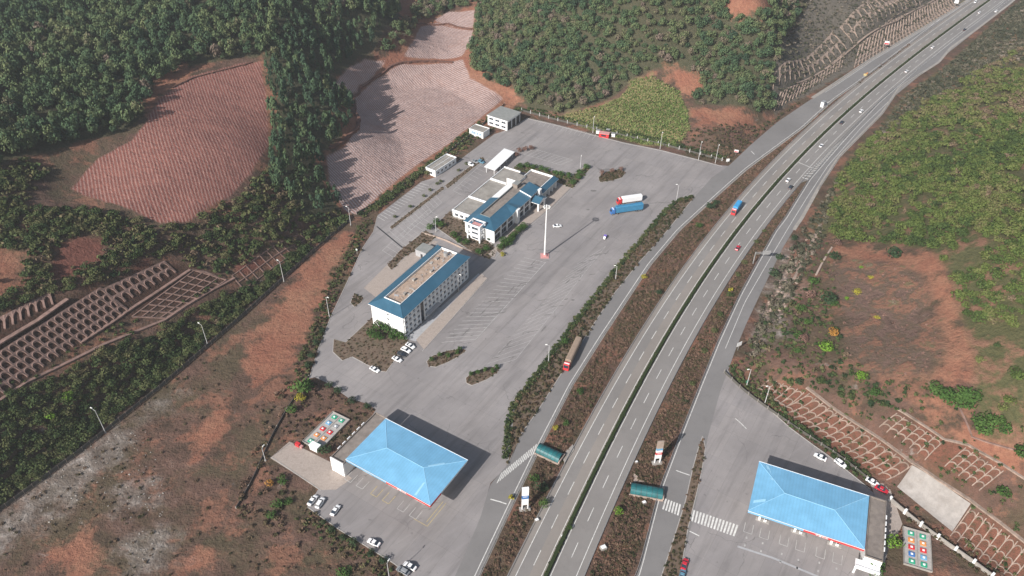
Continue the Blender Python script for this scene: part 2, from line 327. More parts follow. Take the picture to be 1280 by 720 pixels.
# ------------------------------------------------------------------ ground areas (outlines picked on the photo, kept in world metres)
AR = {
 'red': [[(822,95),(850,85),(878,95),(878,115),(862,128),(845,112)], [(862,140),(880,137),(940,145),(947,157),(915,158),(875,155)], [(900,0),(905,-30),(965,-20),(965,20),(940,32),(905,22)],
   [(-60,312),(0,310),(33,314),(30,350),(0,376),(-60,392)], [(395,425),(396,425),(396,426)], [(395,425),(396,425),(396,426)],
   [(432,290),(446,300),(415,340),(400,375),(385,418),(352,470),(318,482),(300,452),(330,405),(362,352),(398,312)], [(230,545),(290,505),(288,545),(245,565)], [(60,700),(110,650),(130,690),(90,730)], [(225,720),(240,690),(258,680),(262,700)],
   [(1040,303),(1080,310),(1168,316),(1190,345),(1200,400),(1216,450),(1200,480),(1130,478),(1092,480),(1100,468),(1165,462),(1180,440),(1168,400),(1152,345),(1110,330),(1042,322)],
   [(1148,515),(1165,498),(1230,538),(1290,540),(1290,592),(1240,575),(1200,552)], [(490,-30),(535,-30),(528,10),(520,27),(500,28)], [(1030,265),(1045,270),(1010,330),(1000,320)], [(1215,62),(1262,38),(1290,50),(1235,72)],
   [(404,200),(425,180),(440,120),(425,100),(470,68),(500,50),(520,15),(600,2),(598,90),(640,114),(650,126),(560,186),(470,252),(430,266),(408,235)], [(182,128),(186,110),(206,88),(245,84),(245,92),(205,120),(195,145),(184,150)], [(325,72),(338,110),(340,190),(334,190),(330,110)],
   [(975,300),(1010,310),(990,380),(965,400)]],
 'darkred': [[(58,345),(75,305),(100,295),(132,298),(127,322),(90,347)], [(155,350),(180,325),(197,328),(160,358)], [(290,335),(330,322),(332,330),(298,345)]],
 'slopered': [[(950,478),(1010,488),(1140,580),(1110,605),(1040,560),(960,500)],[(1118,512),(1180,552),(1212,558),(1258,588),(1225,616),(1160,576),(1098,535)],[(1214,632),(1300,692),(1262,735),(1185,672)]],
 'slopeshade': [[(-60,440),(0,398),(64,366),(84,372),(125,358),(205,326),(245,336),(285,348),(230,384),(150,402),(30,478),(-60,520)]],
 'hillside': [[(1006,290),(1056,206),(1108,148),(1130,118),(1180,84),(1264,8),(1330,-30),(1400,-40),(1300,90),(1110,175),(1030,300)],[(1042,222),(1075,180),(1110,152),(1160,122),(1215,90),(1290,50),(1420,0),(1440,640),(1290,560),(1235,548),(1225,520),(1215,500),(1222,455),(1203,400),(1192,350),(1165,312),(1090,303),(1042,298),(1030,268)]],
 'cutting': [[(968,142),(965,100),(975,60),(1010,0),(1020,-40),(1200,-40),(1215,-5),(1110,60),(1010,118)]],
 'grass': [[(700,146),(745,135),(778,120),(790,100),(815,95),(850,115),(860,140),(862,163),(845,184),(800,180),(740,164)], [(1120,30),(1200,30),(1200,-10),(1280,-20)]],
 'forest': [[(-80,-60),(495,-60),(500,25),(470,63),(447,73),(430,90),(417,110),(438,123),(442,143),(445,160),(430,180),(403,190),(407,213),(420,240),(427,262),(385,275),(345,240),(334,215),(340,185),(337,120),(330,72),(300,71),(240,82),(195,105),(180,145),(155,165),(100,178),(30,195),(-80,250)],
   [(598,0),(620,-60),(1000,-60),(1012,0),(985,40),(975,60),(965,100),(970,135),(945,142),(900,132),(868,130),(872,95),(845,82),(800,92),(770,118),(740,133),(700,142),(660,135),(640,112),(612,108),(592,90),(583,60),(595,30)]],
 'brown': [[(1038,325),(1110,325),(1155,345),(1172,400),(1178,440),(1160,470),(1090,470),(1060,445),(1050,400),(1035,360)]],
 'grey': [[(-20,660),(60,590),(135,540),(170,530),(150,570),(90,620),(40,660),(-10,700)], [(145,610),(185,600),(195,625),(160,640)], [(150,680),(200,660),(215,700),(170,720)], [(180,520),(215,490),(205,520)], [(965,320),(995,300),(985,420),(950,430)]],
 'field_a': [[(88,236),(120,200),(165,175),(183,152),(200,122),(240,94),(300,79),(325,77),(331,110),(334,150),(335,185),(315,215),(290,243),(232,279),(200,279),(130,252)]],
 'field_b': [[(408,195),(430,184),(447,162),(448,145),(441,123),(470,97),(500,79),(560,77),(578,74),(588,98),(613,112),(629,122),(560,180),(510,214),(470,248),(445,268),(430,262),(412,228)],
   [(505,70),(517,52),(526,33),(545,28),(590,37),(590,50),(578,70),(540,73)], [(414,110),(432,87),(455,73),(482,76),(470,90),(449,108),(438,121),(428,118)], [(542,25),(560,14),(594,12),(592,34)]],
}
ARW = {k: [PW(p) for p in v] for k, v in AR.items()}
FINEJ = (GY > 80) & (GY < 900); FINEI = (GX > -620) & (GX < 700)
def area_sd(key):
    out = np.full(MX.shape, -40.0); sub = np.ix_(FINEJ, FINEI); X, Y = MX[sub], MY[sub]; best = np.full(X.shape, -40.0)
    for p in ARW[key]: best = np.maximum(best, sdist(X, Y, p))
    out[sub] = np.clip(best, -40, 40); return out
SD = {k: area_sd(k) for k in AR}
def in_area(key, x, y, off=0.0):
    best = np.full(np.shape(x), -1e9)
    for p in ARW[key]: best = np.maximum(best, sdist(x, y, p))
    return best > off
def in_px(x, y, poly): return sdist(x, y, PW(poly)) > 0

# ground material
gm, t, b = nodes('ground_soil'); co = wco(t)
nA = noise(t, .02, 6, .6, co); nB = noise(t, .11, 6, .65, co); nC = noise(t, .6, 5, .7, co); nD = noise(t, 2.4, 3, .7, co); nE = noise(t, .045, 5, .7, co)
c = ramp(t, nB, [(.28, (.050, .036, .026)), (.45, (.098, .062, .046)), (.58, (.132, .078, .060)), (.74, (.18, .118, .09))])
c = mixc(t, ramp(t, nE, [(.46, (0, 0, 0)), (.60, (.75, .75, .75))]), c, ramp(t, nC, [(.3, (.062, .052, .030)), (.7, (.11, .088, .055))]))
c = mixc(t, ramp(t, noise(t, .06, 7, .72, co, .4), [(.53, (0, 0, 0)), (.60, (.75, .75, .75))]), c, ramp(t, nC, [(.3, (.19, .088, .060)), (.7, (.26, .13, .085))]))
c = mixc(t, ramp(t, noise(t, .075, 8, .75, co, .8), [(.63, (0, 0, 0)), (.68, (.7, .7, .7))]), c, ramp(t, nD, [(.3, (.17, .15, .135)), (.7, (.34, .30, .27))]))
def layer(c, key, col, amp=6.0, width=1.6, nz=None, mx=1.0):
    a = N_(t, 'ShaderNodeAttribute', attribute_name='sd_'+key)
    s = math_(t, 'ADD', a.outputs['Fac'], math_(t, 'MULTIPLY', math_(t, 'SUBTRACT', nz if nz is not None else nB, .5), amp*2.6))
    mr = N_(t, 'ShaderNodeMapRange', interpolation_type='SMOOTHSTEP'); mr.inputs[1].default_value = -width; mr.inputs[2].default_value = width; mr.inputs[4].default_value = mx
    t.links.new(s, mr.inputs[0]); return mixc(t, mr.outputs[0], c, col)
c = layer(c, 'forest', ramp(t, nC, [(.3, (.045, .050, .028)), (.7, (.090, .080, .050))]), 2)
c = layer(c, 'red', mixc(t, ramp(t, nE, [(.4, (0, 0, 0)), (.65, (1, 1, 1))]), ramp(t, nC, [(.3, (.19, .080, .055)), (.7, (.28, .125, .080))]), ramp(t, nC, [(.3, (.21, .105, .068)), (.7, (.33, .175, .112))])), 12, 3, nB)
c = layer(c, 'grass', ramp(t, nC, [(.25, (.10, .115, .05)), (.7, (.26, .20, .10))]), 5)
c = layer(c, 'brown', ramp(t, nB, [(.28, (.075, .052, .040)), (.42, (.145, .092, .074)), (.5, (.105, .078, .055)), (.58, (.21, .105, .072)), (.66, (.13, .105, .06)), (.74, (.25, .20, .15)), (.85, (.15, .10, .08))]), 10, 4, nB)
c = layer(c, 'hillside', mixc(t, ramp(t, nB, [(.5, (0, 0, 0)), (.62, (1, 1, 1))]), ramp(t, nC, [(.3, (.060, .065, .030)), (.7, (.115, .105, .050))]), ramp(t, nC, [(.3, (.16, .085, .055)), (.7, (.25, .14, .095))])), 3)
c = layer(c, 'cutting', ramp(t, nC, [(.3, (.085, .078, .062)), (.6, (.15, .13, .108)), (.8, (.25, .205, .175))]), 3)
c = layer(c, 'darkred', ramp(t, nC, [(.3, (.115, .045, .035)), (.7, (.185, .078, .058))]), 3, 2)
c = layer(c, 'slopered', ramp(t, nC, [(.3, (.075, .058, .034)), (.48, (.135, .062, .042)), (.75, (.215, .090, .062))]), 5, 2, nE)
c = layer(c, 'slopeshade', ramp(t, nC, [(.3, (.038, .026, .018)), (.7, (.085, .042, .032))]), 4, 2)  # left frame soil, darkened to paint in the shade of the arch recesses
c = layer(c, 'grey', ramp(t, noise(t, .16, 8, .78, co, .6), [(.35, (.10, .08, .065)), (.5, (.17, .145, .125)), (.58, (.26, .23, .205)), (.68, (.45, .41, .38))]), 14, 6, nB, .85)
def furrows(ang, per, wob):
    mp = N_(t, 'ShaderNodeMapping'); mp.inputs['Rotation'].default_value = (0, 0, ang)
    dn = N_(t, 'ShaderNodeTexNoise'); dn.inputs['Scale'].default_value = .012; dn.inputs['Detail'].default_value = 1.5; t.links.new(co, dn.inputs['Vector'])
    vm = N_(t, 'ShaderNodeVectorMath', operation='MULTIPLY_ADD'); vm.inputs[1].default_value = (wob, wob, 0); t.links.new(dn.outputs[1], vm.inputs[0]); t.links.new(co, vm.inputs[2])
    t.links.new(vm.outputs[0], mp.inputs[0])
    wv = N_(t, 'ShaderNodeTexWave', bands_direction='X'); wv.inputs['Scale'].default_value = .314/per; wv.inputs['Distortion'].default_value = .5; wv.inputs['Detail'].default_value = 1; wv.inputs['Detail Scale'].default_value = 2
    t.links.new(mp.outputs[0], wv.inputs['Vector'])
    # cross banding: faint terraces
    mp2 = N_(t, 'ShaderNodeMapping'); mp2.inputs['Scale'].default_value = (.12, 1, 1); t.links.new(mp.outputs[0], mp2.inputs[0])
    tn = noise(t, .16, 4, .6, mp2.outputs[0])
    return wv.outputs[1], tn
wa, ta = furrows(math.radians(-27), 1.55, 8)
fa = mixc(t, ramp(t, wa, [(.35, (0, 0, 0)), (.9, (.8, .8, .8))]), ramp(t, ta, [(.3, (.17, .060, .048)), (.7, (.25, .094, .072))]), ramp(t, nC, [(.3, (.28, .165, .14)), (.7, (.38, .245, .21))]))
wb, tb = furrows(math.radians(-45), 1.6, 9)
fb = mixc(t, ramp(t, wb, [(.3, (0, 0, 0)), (.85, (.8, .8, .8))]), ramp(t, tb, [(.3, (.25, .145, .12)), (.7, (.32, .21, .185))]), ramp(t, nC, [(.3, (.38, .30, .285)), (.7, (.54, .46, .44))]))
fb = mixc(t, ramp(t, nE, [(.56, (0, 0, 0)), (.75, (.45, .45, .45))]), fb, (.30, .15, .105))
c = layer(c, 'field_a', fa, 1.2, .8, nB); c = layer(c, 'field_b', fb, 1.2, .8, nB)
t.links.new(c, b.inputs['Base Color']); b.inputs['Roughness'].default_value = .95; b.inputs['Specular IOR Level'].default_value = .15
bump(t, b, math_(t, 'ADD', math_(t, 'MULTIPLY', nB, 1.0), math_(t, 'MULTIPLY', nC, .5)), .9, 1.6)

# ground sheet
ny, nx = MX.shape
co_ = np.stack([MX, MY, HZ - 0.06 + 0.0], -1).reshape(-1, 3)
# small real relief away from paved areas on the hills
rel = (np.sin(MX*.21+np.sin(MY*.13)*2)*np.sin(MY*.17+np.sin(MX*.11)*2))*.35*np.clip(HZ/6, 0, 1)
idx = np.arange(ny*nx).reshape(ny, nx)
fc = np.stack([idx[:-1, :-1], idx[:-1, 1:], idx[1:, 1:], idx[1:, :-1]], -1).reshape(-1, 4)
def npmesh(name, co, quads, mats, attrs=None, smooth=False, mi=None):
    me = bpy.data.meshes.new(name); nv, nf = len(co), len(quads)
    me.vertices.add(nv); me.vertices.foreach_set('co', np.asarray(co, np.float32).ravel())
    me.loops.add(nf*4); me.polygons.add(nf)
    me.loops.foreach_set('vertex_index', np.asarray(quads, np.int32).ravel())
    me.polygons.foreach_set('loop_start', np.arange(nf, dtype=np.int32)*4)
    if mi is not None: me.polygons.foreach_set('material_index', np.asarray(mi, np.int32))
    for m in (mats if isinstance(mats, (list, tuple)) else [mats]): me.materials.append(m)
    for k, a in (attrs or {}).items():
        at = me.attributes.new(k, 'FLOAT', 'POINT'); at.data.foreach_set('value', np.asarray(a, np.float32).ravel())
    if smooth: me.polygons.foreach_set('use_smooth', np.ones(nf, bool))
    me.update(calc_edges=True); return me
def link(name, me, parent=None, loc=None):
    o = bpy.data.objects.new(name, me); COL.objects.link(o); o.parent = parent
    if loc is not None: o.location = loc
    return o
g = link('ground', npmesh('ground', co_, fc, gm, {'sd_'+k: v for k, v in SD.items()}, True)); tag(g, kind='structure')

# ------------------------------------------------------------------ paved surfaces
ROAD_Z, LOT_Z = .03, .02
def sheet(name, px, m, z, world=False):
    pts = px if world else [flat(u, v) for u, v in px]
    mb = MB(); 
    import mathutils
    tri = mathutils.geometry.tessellate_polygon([[Vector((p[0], p[1], 0)) for p in pts]])
    mb.v = [(float(p[0]), float(p[1]), z) for p in pts]
    for a in tri:
        p, q, r = (pts[i] for i in a); cr_ = (q[0]-p[0])*(r[1]-p[1])-(q[1]-p[1])*(r[0]-p[0])
        mb.f.append(tuple(a) if cr_ > 0 else tuple(a[::-1])); mb.m.append(0)
    return tag(mb.build(name, m), kind='structure')
# motorway centre line, fitted to the hedge of the central reserve
MC = np.array([flat(u, v) for u, v in [(640,810),(685,716.7),(710,660),(736.7,608.3),(765,550),(795,486.7),(823.3,436.7),(846.7,393.3),(880,343.3),(916.7,295),(954.5,247.5),(973.3,226.3),(999.3,200.3),(1025.3,170.8),(1055.6,142.2),(1088.9,112.2),(1120,87.8),(1164.4,54.4),(1200,24.4),(1240,0),(1290,-38),(1340,-75)]])
sarc = np.concatenate([[0], np.cumsum(np.linalg.norm(np.diff(MC, axis=0), axis=1))]); sn_ = sarc/sarc[-1]*2-1
px_ = np.polyfit(sn_, MC[:, 0], 6); py_ = np.polyfit(sn_, MC[:, 1], 6)
SS = np.arange(0, sarc[-1], 3.0)
CL = np.stack([np.polyval(px_, SS/sarc[-1]*2-1), np.polyval(py_, SS/sarc[-1]*2-1)], -1)
def normals(L):
    d = np.gradient(L, axis=0); d /= np.linalg.norm(d, axis=1)[:, None]; return np.stack([d[:, 1], -d[:, 0]], -1)     # to the right
CN = normals(CL)
def off(L, Nn, o): return L+Nn*(o if np.ndim(o) == 0 else np.asarray(o)[:, None])
def strip(mb, A_, B_, z, m=0):
    for i in range(len(A_)-1): mb.quad([(*A_[i], z), (*B_[i], z), (*B_[i+1], z), (*A_[i+1], z)], m)
def line_strip(mb, L, wd, z, dash=None, m=0, skip=0):
    Nn = normals(L); d = np.concatenate([[0], np.cumsum(np.linalg.norm(np.diff(L, axis=0), axis=1))])
    if dash is None:
        strip(mb, L-Nn*wd/2, L+Nn*wd/2, z, m); return
    on, per = dash; s = skip
    while s+on < d[-1]:
        q = np.array([[np.interp(x, d, L[:, 0]), np.interp(x, d, L[:, 1])] for x in (s, s+on/2, s+on)])
        n = np.array([[np.interp(x, d, Nn[:, 0]), np.interp(x, d, Nn[:, 1])] for x in (s, s+on/2, s+on)])
        strip(mb, q-n*wd/2, q+n*wd/2, z, m); s += per
def dense(px, st=4.0, world=False):
    L = np.array(px if world else [flat(u, v) for u, v in px]); d = np.concatenate([[0], np.cumsum(np.linalg.norm(np.diff(L, axis=0), axis=1))])
    s = np.arange(0, d[-1], st); # smooth
    X = np.interp(s, d, L[:, 0]); Y = np.interp(s, d, L[:, 1])
    k = 7
    if len(s) > 2*k:
        w_ = np.hanning(k+2)[1:-1]; w_ /= w_.sum()
        Xp = np.convolve(np.pad(X, k//2, mode='reflect', reflect_type='odd'), w_, 'valid'); Yp = np.convolve(np.pad(Y, k//2, mode='reflect', reflect_type='odd'), w_, 'valid'); X, Y = Xp, Yp
    return np.stack([X, Y], -1)
for side, nm in ((-1, 'road'), (1, 'road')):
    mb = MB(); strip(mb, *( (off(CL, CN, -8.9), off(CL, CN, -4.9)) if side < 0 else (off(CL, CN, .7), off(CL, CN, 11.2)) ), ROAD_Z)
    if side < 0: strip(mb, off(CL, CN, -4.9), off(CL, CN, -.7), ROAD_Z, 1); strip(mb, off(CL, CN, -11.2), off(CL, CN, -8.9), ROAD_Z, 1)
    tag(mb.build(nm, [M['asphalt_road'], M['asphalt_slow']]), kind='structure')
# exit road on the left of the motorway
RL = dense([(560,800),(593.3,720),(635.6,631),(666.7,566.7),(711.7,480),(750,420),(783.3,370),(810,330),(846.7,286.7),(895,242.8),(930.8,211),(966.3,185),(1001.7,159),(1039.5,124.7),(1082,94.4),(1130,58),(1180,20),(1215,-5)])
LLp = [(530,800),(568.9,720),(584.4,684.4),(600,649),(613,604),(634.4,582),(653,540),(671,515.6),(702,466.7),(736.7,413.3),(766.7,368.3),(800,326.7),(830,293.3),(870,244),(890,222),(910.8,207.4),(938,181.4),(971,153),(1011,126),(1044.4,104.4),(1088.9,74.4),(1133,47.8),(1177.8,21),(1215.6,-3)]
RLn = normals(RL)
def resample(px, n):
    L = dense(px, 1.0); i = np.linspace(0, len(L)-1, n).astype(int); return L[i]
nR = 160; RA = resample(LLp, nR); RB = resample([(560,800),(593.3,720),(635.6,631),(666.7,566.7),(711.7,480),(750,420),(783.3,370),(810,330),(846.7,286.7),(895,242.8),(930.8,211),(966.3,185),(1001.7,159),(1039.5,124.7),(1082,94.4),(1130,58),(1180,20),(1215,-5)], nR)
# outer side of the white line carries a narrow shoulder
RBn = normals(RB); mb = MB(); strip(mb, RA, RB+RBn*1.0, ROAD_Z+.004)
tag(mb.build('road', M['asphalt_ramp']), kind='structure')
# slip road on the right
XR = [(755,800),(800,718),(826.7,613.3),(853.3,543.3),(878.3,480),(900,426.7),(926.7,368.9),(951,324.4),(971,288.8),(982.8,273.5),(1013.5,223.9),(1059.5,170.8),(1100,128),(1150,84)]
YR = [(812,800),(850,718),(868,640),(885,545),(900,490),(913,455),(920,435.6),(933,404.4),(953,362),(978.9,309),(995.6,282),(1001.7,273.5),(1025.3,231),(1048.9,195.6),(1102,142),(1124.4,109),(1173.3,77.8),(1188.9,59),(1222,35.6),(1262,5),(1300,-30)]
XR2 = XR+[(1200,44),(1250,6),(1290,-30)]
XA = resample(XR2, nR); YA = resample(YR, nR); mb = MB(); strip(mb, XA-normals(XA)*.8, YA, ROAD_Z+.003)
tag(mb.build('road', M['asphalt_ramp']), kind='structure')
# forecourt and lorry park
LOT = [(520,800),(568.9,720),(584.4,684.4),(600,649),(613,604),(634.4,582),(643.3,504.4),(666.7,478.3),(690,446.7),(720,403.3),(746.7,370),(780,326.7),(816.7,283.3),(843.3,253.3),(870,244),(890,222),(910.8,207.4),
 (898.9,206.5),(875.5,200),(825,187),(778.3,177.6),(740,167.6),(700,157),(659,147.2),(651.4,152),(640,160),(624,165.7),(618,167.6),(585,192),(560,211.4),(543,222),(526.8,227),(472.3,268.9),(466.7,290),(453.3,310),(436.7,346.7),(413.3,396.7),(396.7,440),(386.7,473.3),
 (393.4,471.5),(411.7,480),(436,498),(457.6,504.3),(470,512),(452,540),(434,594),(405,600),(383.8,634),(422.5,660),(490,702.5),(515,722),(560,760)]
sheet('road', LOT, M['asphalt_lot'], LOT_Z)
LOTR = [(812,800),(850,720),(860,660),(870,620),(881.7,560),(878,545),(885,520),(895,470),(908.9,462),(917.8,477.8),(955.6,506.7),(988.9,535.6),(1015.6,555.6),(1040,573),(1086.7,612),(1112,630),(1117,660),(1104,712),(1090,760),(1080,800)]
sheet('road', LOTR, M['asphalt_lot'], LOT_Z)
sheet('pavement', [(337.5,572.5),(362,552),(418,580),(440,598),(420,612),(401,612.5)], M['pavers'], LOT_Z+.006)
sheet('pavement', [(1088,605),(1110,604),(1128,655),(1117,680)], M['pavers'], LOT_Z+.006)

sheet('road', [(1000,229),(1013,224),(1060,171),(1105,131),(1160,86),(1222,37),(1290,-18),(1300,-50),(1240,0),(1120,88),(1050,147)], M['asphalt_road'], LOT_Z)
sheet('road', [(1076,104),(1081,95),(1130,58),(1215,-6),(1260,-40),(1275,-30),(1200,18),(1120,78)], M['asphalt_road'], LOT_Z)
mb = MB(); k0 = int(nR*.60); strip(mb, RA[k0:]-normals(RA)[k0:]*1.6, RA[k0:]+normals(RA)[k0:]*.9, ROAD_Z+.010); strip(mb, YA[int(nR*.30):]-normals(YA)[int(nR*.30):]*.8, YA[int(nR*.30):]+normals(YA)[int(nR*.30):]*.9, ROAD_Z+.010)
strip(mb, (RB+RBn*.9)[2:int(nR*.80)], (RB+RBn*1.7)[2:int(nR*.80)], ROAD_Z+.010); tag(mb.build('gutter_strip', simple('gutter_concrete', (.30, .275, .25), .9, .15, .4, dirt=(.2, .18, .16))), kind='structure')
# painted markings (sheets a few mm above the asphalt)
mk = MB(); Z2 = ROAD_Z+.008
for o_, ds in ((-8.75, None), (-1.3, None), (1.3, None), (8.75, None)): line_strip(mk, off(CL, CN, o_), .22, Z2, ds)
line_strip(mk, off(CL, CN, -5), .22, Z2, (6, 15), skip=12.4); line_strip(mk, off(CL, CN, 5), .22, Z2, (6, 15), skip=5)
tag(mk.build('road_marking', M['paint']), kind='structure')
mk = MB(); line_strip(mk, RB, .25, Z2); line_strip(mk, RA+normals(RA)*.9, .16, Z2, None) if 0 else None
# left edge line only along the free length of the exit road
line_strip(mk, (RA-0)[int(nR*.62):]+normals(RA)[int(nR*.62):]*1.6, .22, Z2)
line_strip(mk, XA, .22, Z2); line_strip(mk, resample([(906.7,435.6),(931,377.8),(964.4,320),(985.6,284.4),(1010,245),(1035,207),(1078,158),(1120,118)], 60), .2, Z2)
tag(mk.build('road_marking', M['paint']), kind='structure')
mk = MB()   # merge lanes on the far stretch
for o_ in (12.3, 15.6): line_strip(mk, off(CL, CN, o_)[int(len(CL)*.70):], .2, Z2+.004, (3, 6) if o_ < 13 else None)
line_strip(mk, off(CL, CN, -12.2)[int(len(CL)*.78):], .2, Z2+.004, (3, 6))
# chevrons in the merge triangle
A0, A1 = flat(1003, 222), flat(1041, 184); B0, B1 = flat(1010, 224), flat(1062, 170)
for i in range(17):
    f = i/16; a = A0+(A1-A0)*f; bb = B0+(B1-B0)*f; dd = (A1-A0)/np.linalg.norm(A1-A0)*.35
    mk.quad([(*(a-dd), Z2+.004), (*(bb-dd), Z2+.004), (*(bb+dd), Z2+.004), (*(a+dd), Z2+.004)])
for (a, c2) in (((1032,130),(1036,127)),((998,203),(1015,210)),((617,497),(617,497)),((939,189),(943,193))):
    if a == c2: continue
    line_strip(mk, np.array([flat(*a), (flat(*a)+flat(*c2))/2, flat(*c2)]), .4, Z2+.005)
line_strip(mk, np.array([flat(613,624), flat(624,627), flat(633,630)]), .4, Z2+.005)
line_strip(mk, np.array([flat(845,588), flat(853,591), flat(862,594)]), .35, Z2+.005); line_strip(mk, np.array([flat(862,664), flat(868,667), flat(874,670)]), .35, Z2+.005)
line_strip(mk, np.array([flat(919,523), flat(926,529), flat(933,536)]), .3, Z2+.005)
tag(mk.build('road_marking', M['paint']), kind='structure')
def zebra(p00, p01, p10, p11, n, name='zebra_crossing'):
    a, b_, c_, d = (flat(*p) for p in (p00, p01, p10, p11)); mk = MB()
    for i in range(n):
        f0, f1 = (i+.2)/n, (i+.75)/n
        mk.quad([(*(a+(c_-a)*f0), Z2+.006), (*(a+(c_-a)*f1), Z2+.006), (*(b_+(d-b_)*f1), Z2+.006), (*(b_+(d-b_)*f0), Z2+.006)])
    tag(mk.build(name, M['paint']), kind='structure')
zebra((620,605),(626,592),(668,566),(672,554), 15)
zebra((827,636),(831,623),(849,645),(852,631), 6)
zebra((863,651),(866,637),(919,671),(924,657), 14)
def bays(a0, a1, b0, b1, n, edge=(0, 1), wd=.16, name='parking_marking', m='paint_worn'):
    a, a_, b_, b__ = (flat(*p) for p in (a0, a1, b0, b1)); mk = MB()
    for i in range(n):
        f = i/(n-1); s, e = a+(a_-a)*f, b_+(b__-b_)*f; line_strip(mk, np.array([s, (s+e)/2, e]), wd, LOT_Z+.006)
    if edge[0]: line_strip(mk, np.array([a, (a+a_)/2, a_]), wd, LOT_Z+.010)
    if edge[1]: line_strip(mk, np.array([b_, (b_+b__)/2, b__]), wd, LOT_Z+.010)
    tag(mk.build(name, M[m]), kind='structure')
bays((552,428),(655,322),(595,424),(682,328), 23, wd=.22)
bays((603,462),(722,330),(645,449),(757,308), 22, (0, 1), wd=.13)
bays((472,271),(525,229),(481,276),(536,232), 17, (0, 0), wd=.2, m='paint')
bays((500,300),(552,253),(486,288),(540,240), 13, (1, 0), wd=.18)
bays((478,313),(535,262),(492,322),(548,270), 12, (1, 1), wd=.18)
bays((566,238),(612,196),(577,244),(622,200), 12, (1, 0), wd=.18)
bays((655,193),(700,206),(668,186),(716,200), 10, (1, 1), wd=.2)
bays((668,155),(740,175),(672,150),(745,168), 14, (0, 1), wd=.18)
stn = simple('oil_stain', (.15, .14, .135), .9, .25, .6); mb = MB(); r_s = random.Random(5)
for k in range(70):
    if k < 34: f, q0, q1, w0 = r_s.random(), flat(548, 434), flat(662, 322), flat(640, 408)
    else: f, q0, q1, w0 = r_s.random(), flat(600, 460), flat(740, 315), flat(690, 400)
    c0 = q0+(q1-q0)*f+np.array([r_s.uniform(1, 13), r_s.uniform(-2, 4)]); an = math.radians(r_s.choice([14, 16, 20, 58, 60])+r_s.uniform(-5, 5)); ln_, wd_ = r_s.uniform(1.5, 7), r_s.uniform(.12, .34); dx, dy = math.cos(an), math.sin(an); pts = []
    for j in range(14):
        t_ = 2*math.pi*j/14; a_, b_ = math.cos(t_)*ln_/2, math.sin(t_)*wd_*r_s.uniform(.4, 1.5); pts.append((c0[0]+dx*a_-dy*b_, c0[1]+dy*a_+dx*b_, LOT_Z+.010+k*.00002))
    mb.quad(pts)
for (u, v), rx, ry in (((742,238.5),1.9,.9),((735,262),1.0,.7),((716,375),.9,.6)):
    c0 = flat(u, v); mb.quad([(c0[0]+math.cos(2*math.pi*j/16)*rx*r_s.uniform(.8, 1.1), c0[1]+math.sin(2*math.pi*j/16)*ry*r_s.uniform(.8, 1.1), LOT_Z+.012) for j in range(16)])
tag(mb.build('road_stain', stn), kind='structure')
mb = MB(); mb.bar([(*flat(471, 283), 0), (*flat(505, 311), 0)], .7, LOT_Z+.012); mb.bar([(*flat(643, 505), 0), (*flat(690, 447), 0)], .5, LOT_Z+.012); tag(mb.build('drain', M['dark']), kind='structure')
# ------------------------------------------------------------------ roadside strips: kerbs
def kerb(px, closed=True, hgt=.14, wd=.25, nm='kerb'):
    pts = [flat(u, v) for u, v in px]
    if closed: pts = pts+[pts[0]]
    mb = MB(); mb.bar([(*p, 0) for p in pts], wd, hgt); return tag(mb.build(nm, M['kerb']), kind='structure')
def bed(px, m=None, hgt=.12):
    mb = MB(); mb.prism([tuple(flat(u, v)) for u, v in px], -.1, hgt, 0); tag(mb.build('planting_bed', m or M['bed']), kind='structure'); kerb(px)
I1 = [(533,452),(540,445),(560,438),(580,436),(583,439),(573,446),(560,453),(545,459),(536,458)]
I2 = [(582,473),(590,465),(610,459),(625,459),(622,466),(608,475),(590,482),(583,479)]
I3 = [(748,222),(757,215),(775,212),(782,216),(778,222),(765,226),(750,228)]
I4 = [(438,378),(443,367),(455,372),(452,378),(443,384)]
I5 = [(416,440),(417,424),(432,428),(465,397),(512,424),(483,465),(474,464),(440,446),(428,451)]
I6 = [(484,332),(500,313),(532,288),(545,296),(540,302),(505,322),(490,338)]
I7 = [(487,284),(490,287),(556,236),(553,233)]
I8 = [(543,283),(562,264),(590,284),(622,312),(612,325),(585,312)]
I9 = [(556,232),(560,236),(606,199),(603,196)]
I10 = [(640,212),(650,205),(716,220),(733,207),(738,211),(716,236),(690,226)]
STRIP = [(870,244),(843.3,253.3),(816.7,283.3),(780,326.7),(746.7,370),(720,403.3),(690,446.7),(666.7,478.3),(643.3,504.4),(634.4,582),(653,540),(671,515.6),(702,466.7),(736.7,413.3),(766.7,368.3),(800,326.7),(830,293.3)]
ISL_R = [(878.3,545),(881.7,560),(877,590),(870,620),(860,660),(850,720),(825,800),(800,800),(826.7,720),(840,680),(856.7,626.7),(866,585),(873,560)]
for I in (I1, I2, I3, I4, I5, I6, I7, I8, I9, I10, STRIP, ISL_R): bed(I)
FR = [(610,330),(625,309),(660,268),(668,276),(632,313),(617,336)]   # bed before the main building
bed([(619,312),(626,318),(657,282),(652,277)])
